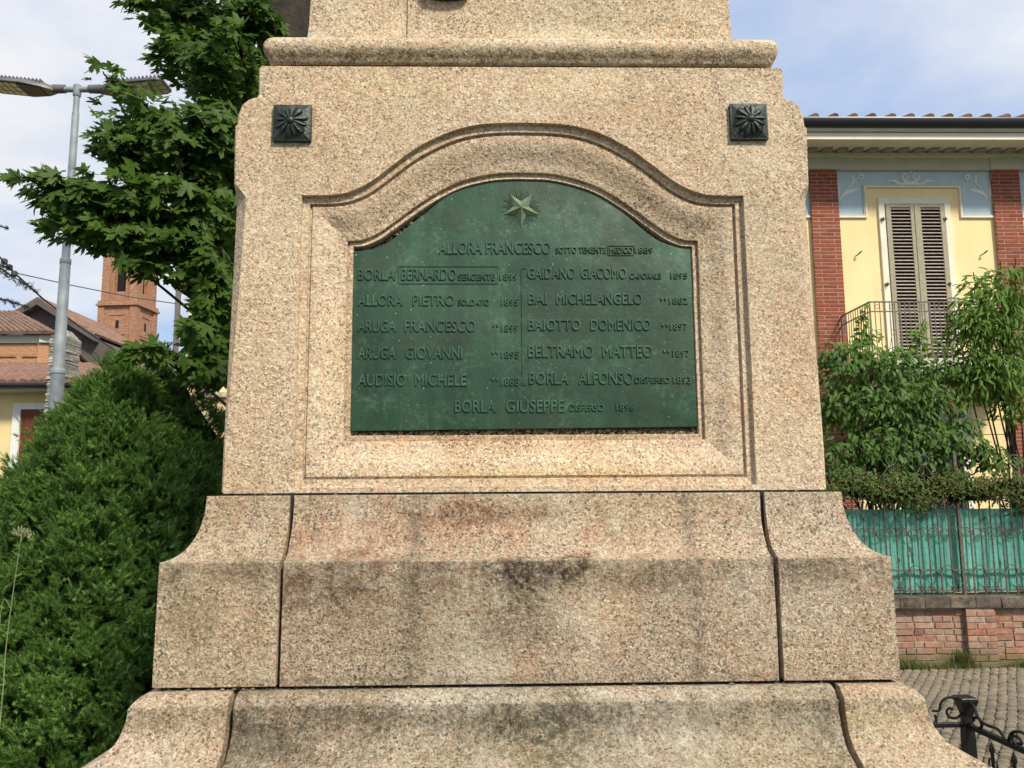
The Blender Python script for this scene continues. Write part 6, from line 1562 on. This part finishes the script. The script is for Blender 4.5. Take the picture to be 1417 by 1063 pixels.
# back run, to the left behind the pedestal
m = MB(); m.box(X0-3.2, X0-0.03, IY-0.013, IY+0.013, zr_-0.012, zr_+0.012); m.build('rail', B, enc, bevel=0.003, segs=1)
m = MB(); m.box(X0-3.2, X0-0.03, IY-0.012, IY+0.012, 0.10, 0.125); m.build('rail', B, enc)
def XZ(pts, Y=IY): return [at(1000+x/3.29, 740+y/3.29, Y) for x, y in pts]
flat(XZ([(955, 802), (985, 800), (992, 770), (1010, 748), (1040, 740), (1075, 748), (1092, 780), (1088, 812), (1062, 835), (1030, 828), (1020, 805), (1032, 790), (1046, 797)]), 0.0075)
flat(XZ([(966, 820), (972, 840), (970, 860)]), 0.007)
flat(XZ([(1100, 930), (1100, 950), (1108, 975), (1115, 990)]), 0.007)
def spear(x, y, z0, z1, dx=1, dy=0):
    m = MB(); m.tube([(x, y, z0), (x, y, z1-0.06), (x, y, z1-0.045), (x, y, z1-0.02), (x, y, z1)], [0.009, 0.009, 0.016, 0.010, 0.001], 6); m.build('baluster', B, enc, smooth=40)
    for s_ in (-1, 1):
        pts = [(x+s_*dx*a, y+s_*dy*a, z1-0.135+b) for a, b in ((0.0, -0.03), (0.012, -0.035), (0.028, -0.015), (0.034, 0.02), (0.026, 0.045))]
        Q = prof3([Vector(p) for p in pts], 4); m = MB(); m.tube(Q, 0.006, 5); m.build('side_scroll', B, enc, smooth=50)
x = X0-0.17
while x > X0-3.1: spear(x, IY, 0.11, zr_-0.03); x -= 0.16
# side run, coming forward on the right
dirv = Vector((-(592-685)/1120*0+0.0, -1, 0)); 
e1 = at(1417, 1039, 3.75)
dirv = Vector((0.045, -1, 0)).normalized()
def SR(s, z, off=0.0): p = Vector((X0, IY, 0))+dirv*s; return Vector((p.x+off, p.y, z))
def zrl(s): return zr_
m = MB(); a, b = SR(0.03, 0), SR(2.6, 0)
for z0_, z1_ in ((zr_-0.012, zr_+0.012), (0.10, 0.125)):
    m = MB(); wv = 0.015
    m.add([(a.x-wv, a.y, z0_), (a.x+wv, a.y, z0_), (b.x+wv, b.y, z0_), (b.x-wv, b.y, z0_), (a.x-wv, a.y, z1_), (a.x+wv, a.y, z1_), (b.x+wv, b.y, z1_), (b.x-wv, b.y, z1_)], [(0, 3, 2, 1), (4, 5, 6, 7), (0, 1, 5, 4), (1, 2, 6, 5), (2, 3, 7, 6), (3, 0, 4, 7)]); m.build('rail', B, enc)
# stepped wave scroll above the side rail
def wave(s0):
    pts = [(0.04, 0.125), (0.10, 0.135), (0.16, 0.11), (0.20, 0.06), (0.26, 0.045), (0.30, 0.03), (0.34, -0.012+0.02)]
    flat([SR(s0+a, zr_+b) for a, b in pts], 0.0075)
    pts = [(0.06, 0.012), (0.03, 0.03), (0.035, 0.06), (0.07, 0.065), (0.09, 0.045), (0.075, 0.03)]
    flat([SR(s0+a, zr_+b) for a, b in pts], 0.007)
s = 0.0
flat([SR(0.03, zr_+0.125), SR(0.07, zr_+0.115), SR(0.11, zr_+0.06), SR(0.17, zr_+0.045), SR(0.25, zr_+0.05), SR(0.29, zr_+0.035), SR(0.31, zr_+0.012)], 0.0085)
flat([SR(0.02, zr_+0.015), SR(0.08, zr_+0.0), SR(0.13, zr_+0.03), SR(0.11, zr_+0.06), SR(0.07, zr_+0.055), SR(0.06, zr_+0.035)], 0.008)
for k in range(6):
    s = 0.34+k*0.34
    flat([SR(s, zr_+0.012), SR(s+0.03, zr_+0.06), SR(s+0.10, zr_+0.085), SR(s+0.17, zr_+0.07), SR(s+0.2, zr_+0.04), SR(s+0.27, zr_+0.035), SR(s+0.33, zr_+0.012)], 0.0085)
    flat([SR(s+0.04, zr_+0.015), SR(s+0.03, zr_+0.045), SR(s+0.08, zr_+0.05), SR(s+0.10, zr_+0.03), SR(s+0.07, zr_+0.022)], 0.008)
s = 0.20
while s < 2.5:
    p = SR(s, 0); spear(p.x, p.y, 0.11, zr_-0.03 if int(s*100) % 2 else zr_-0.03, dirv.x, dirv.y); s += 0.17
for s in (1.35, 2.6):
    p = SR(s, 0); m = MB(); m.box(p.x-0.025, p.x+0.025, p.y-0.025, p.y+0.025, -0.02, zr_+0.06); m.build('post', B, enc, bevel=0.003, segs=1)
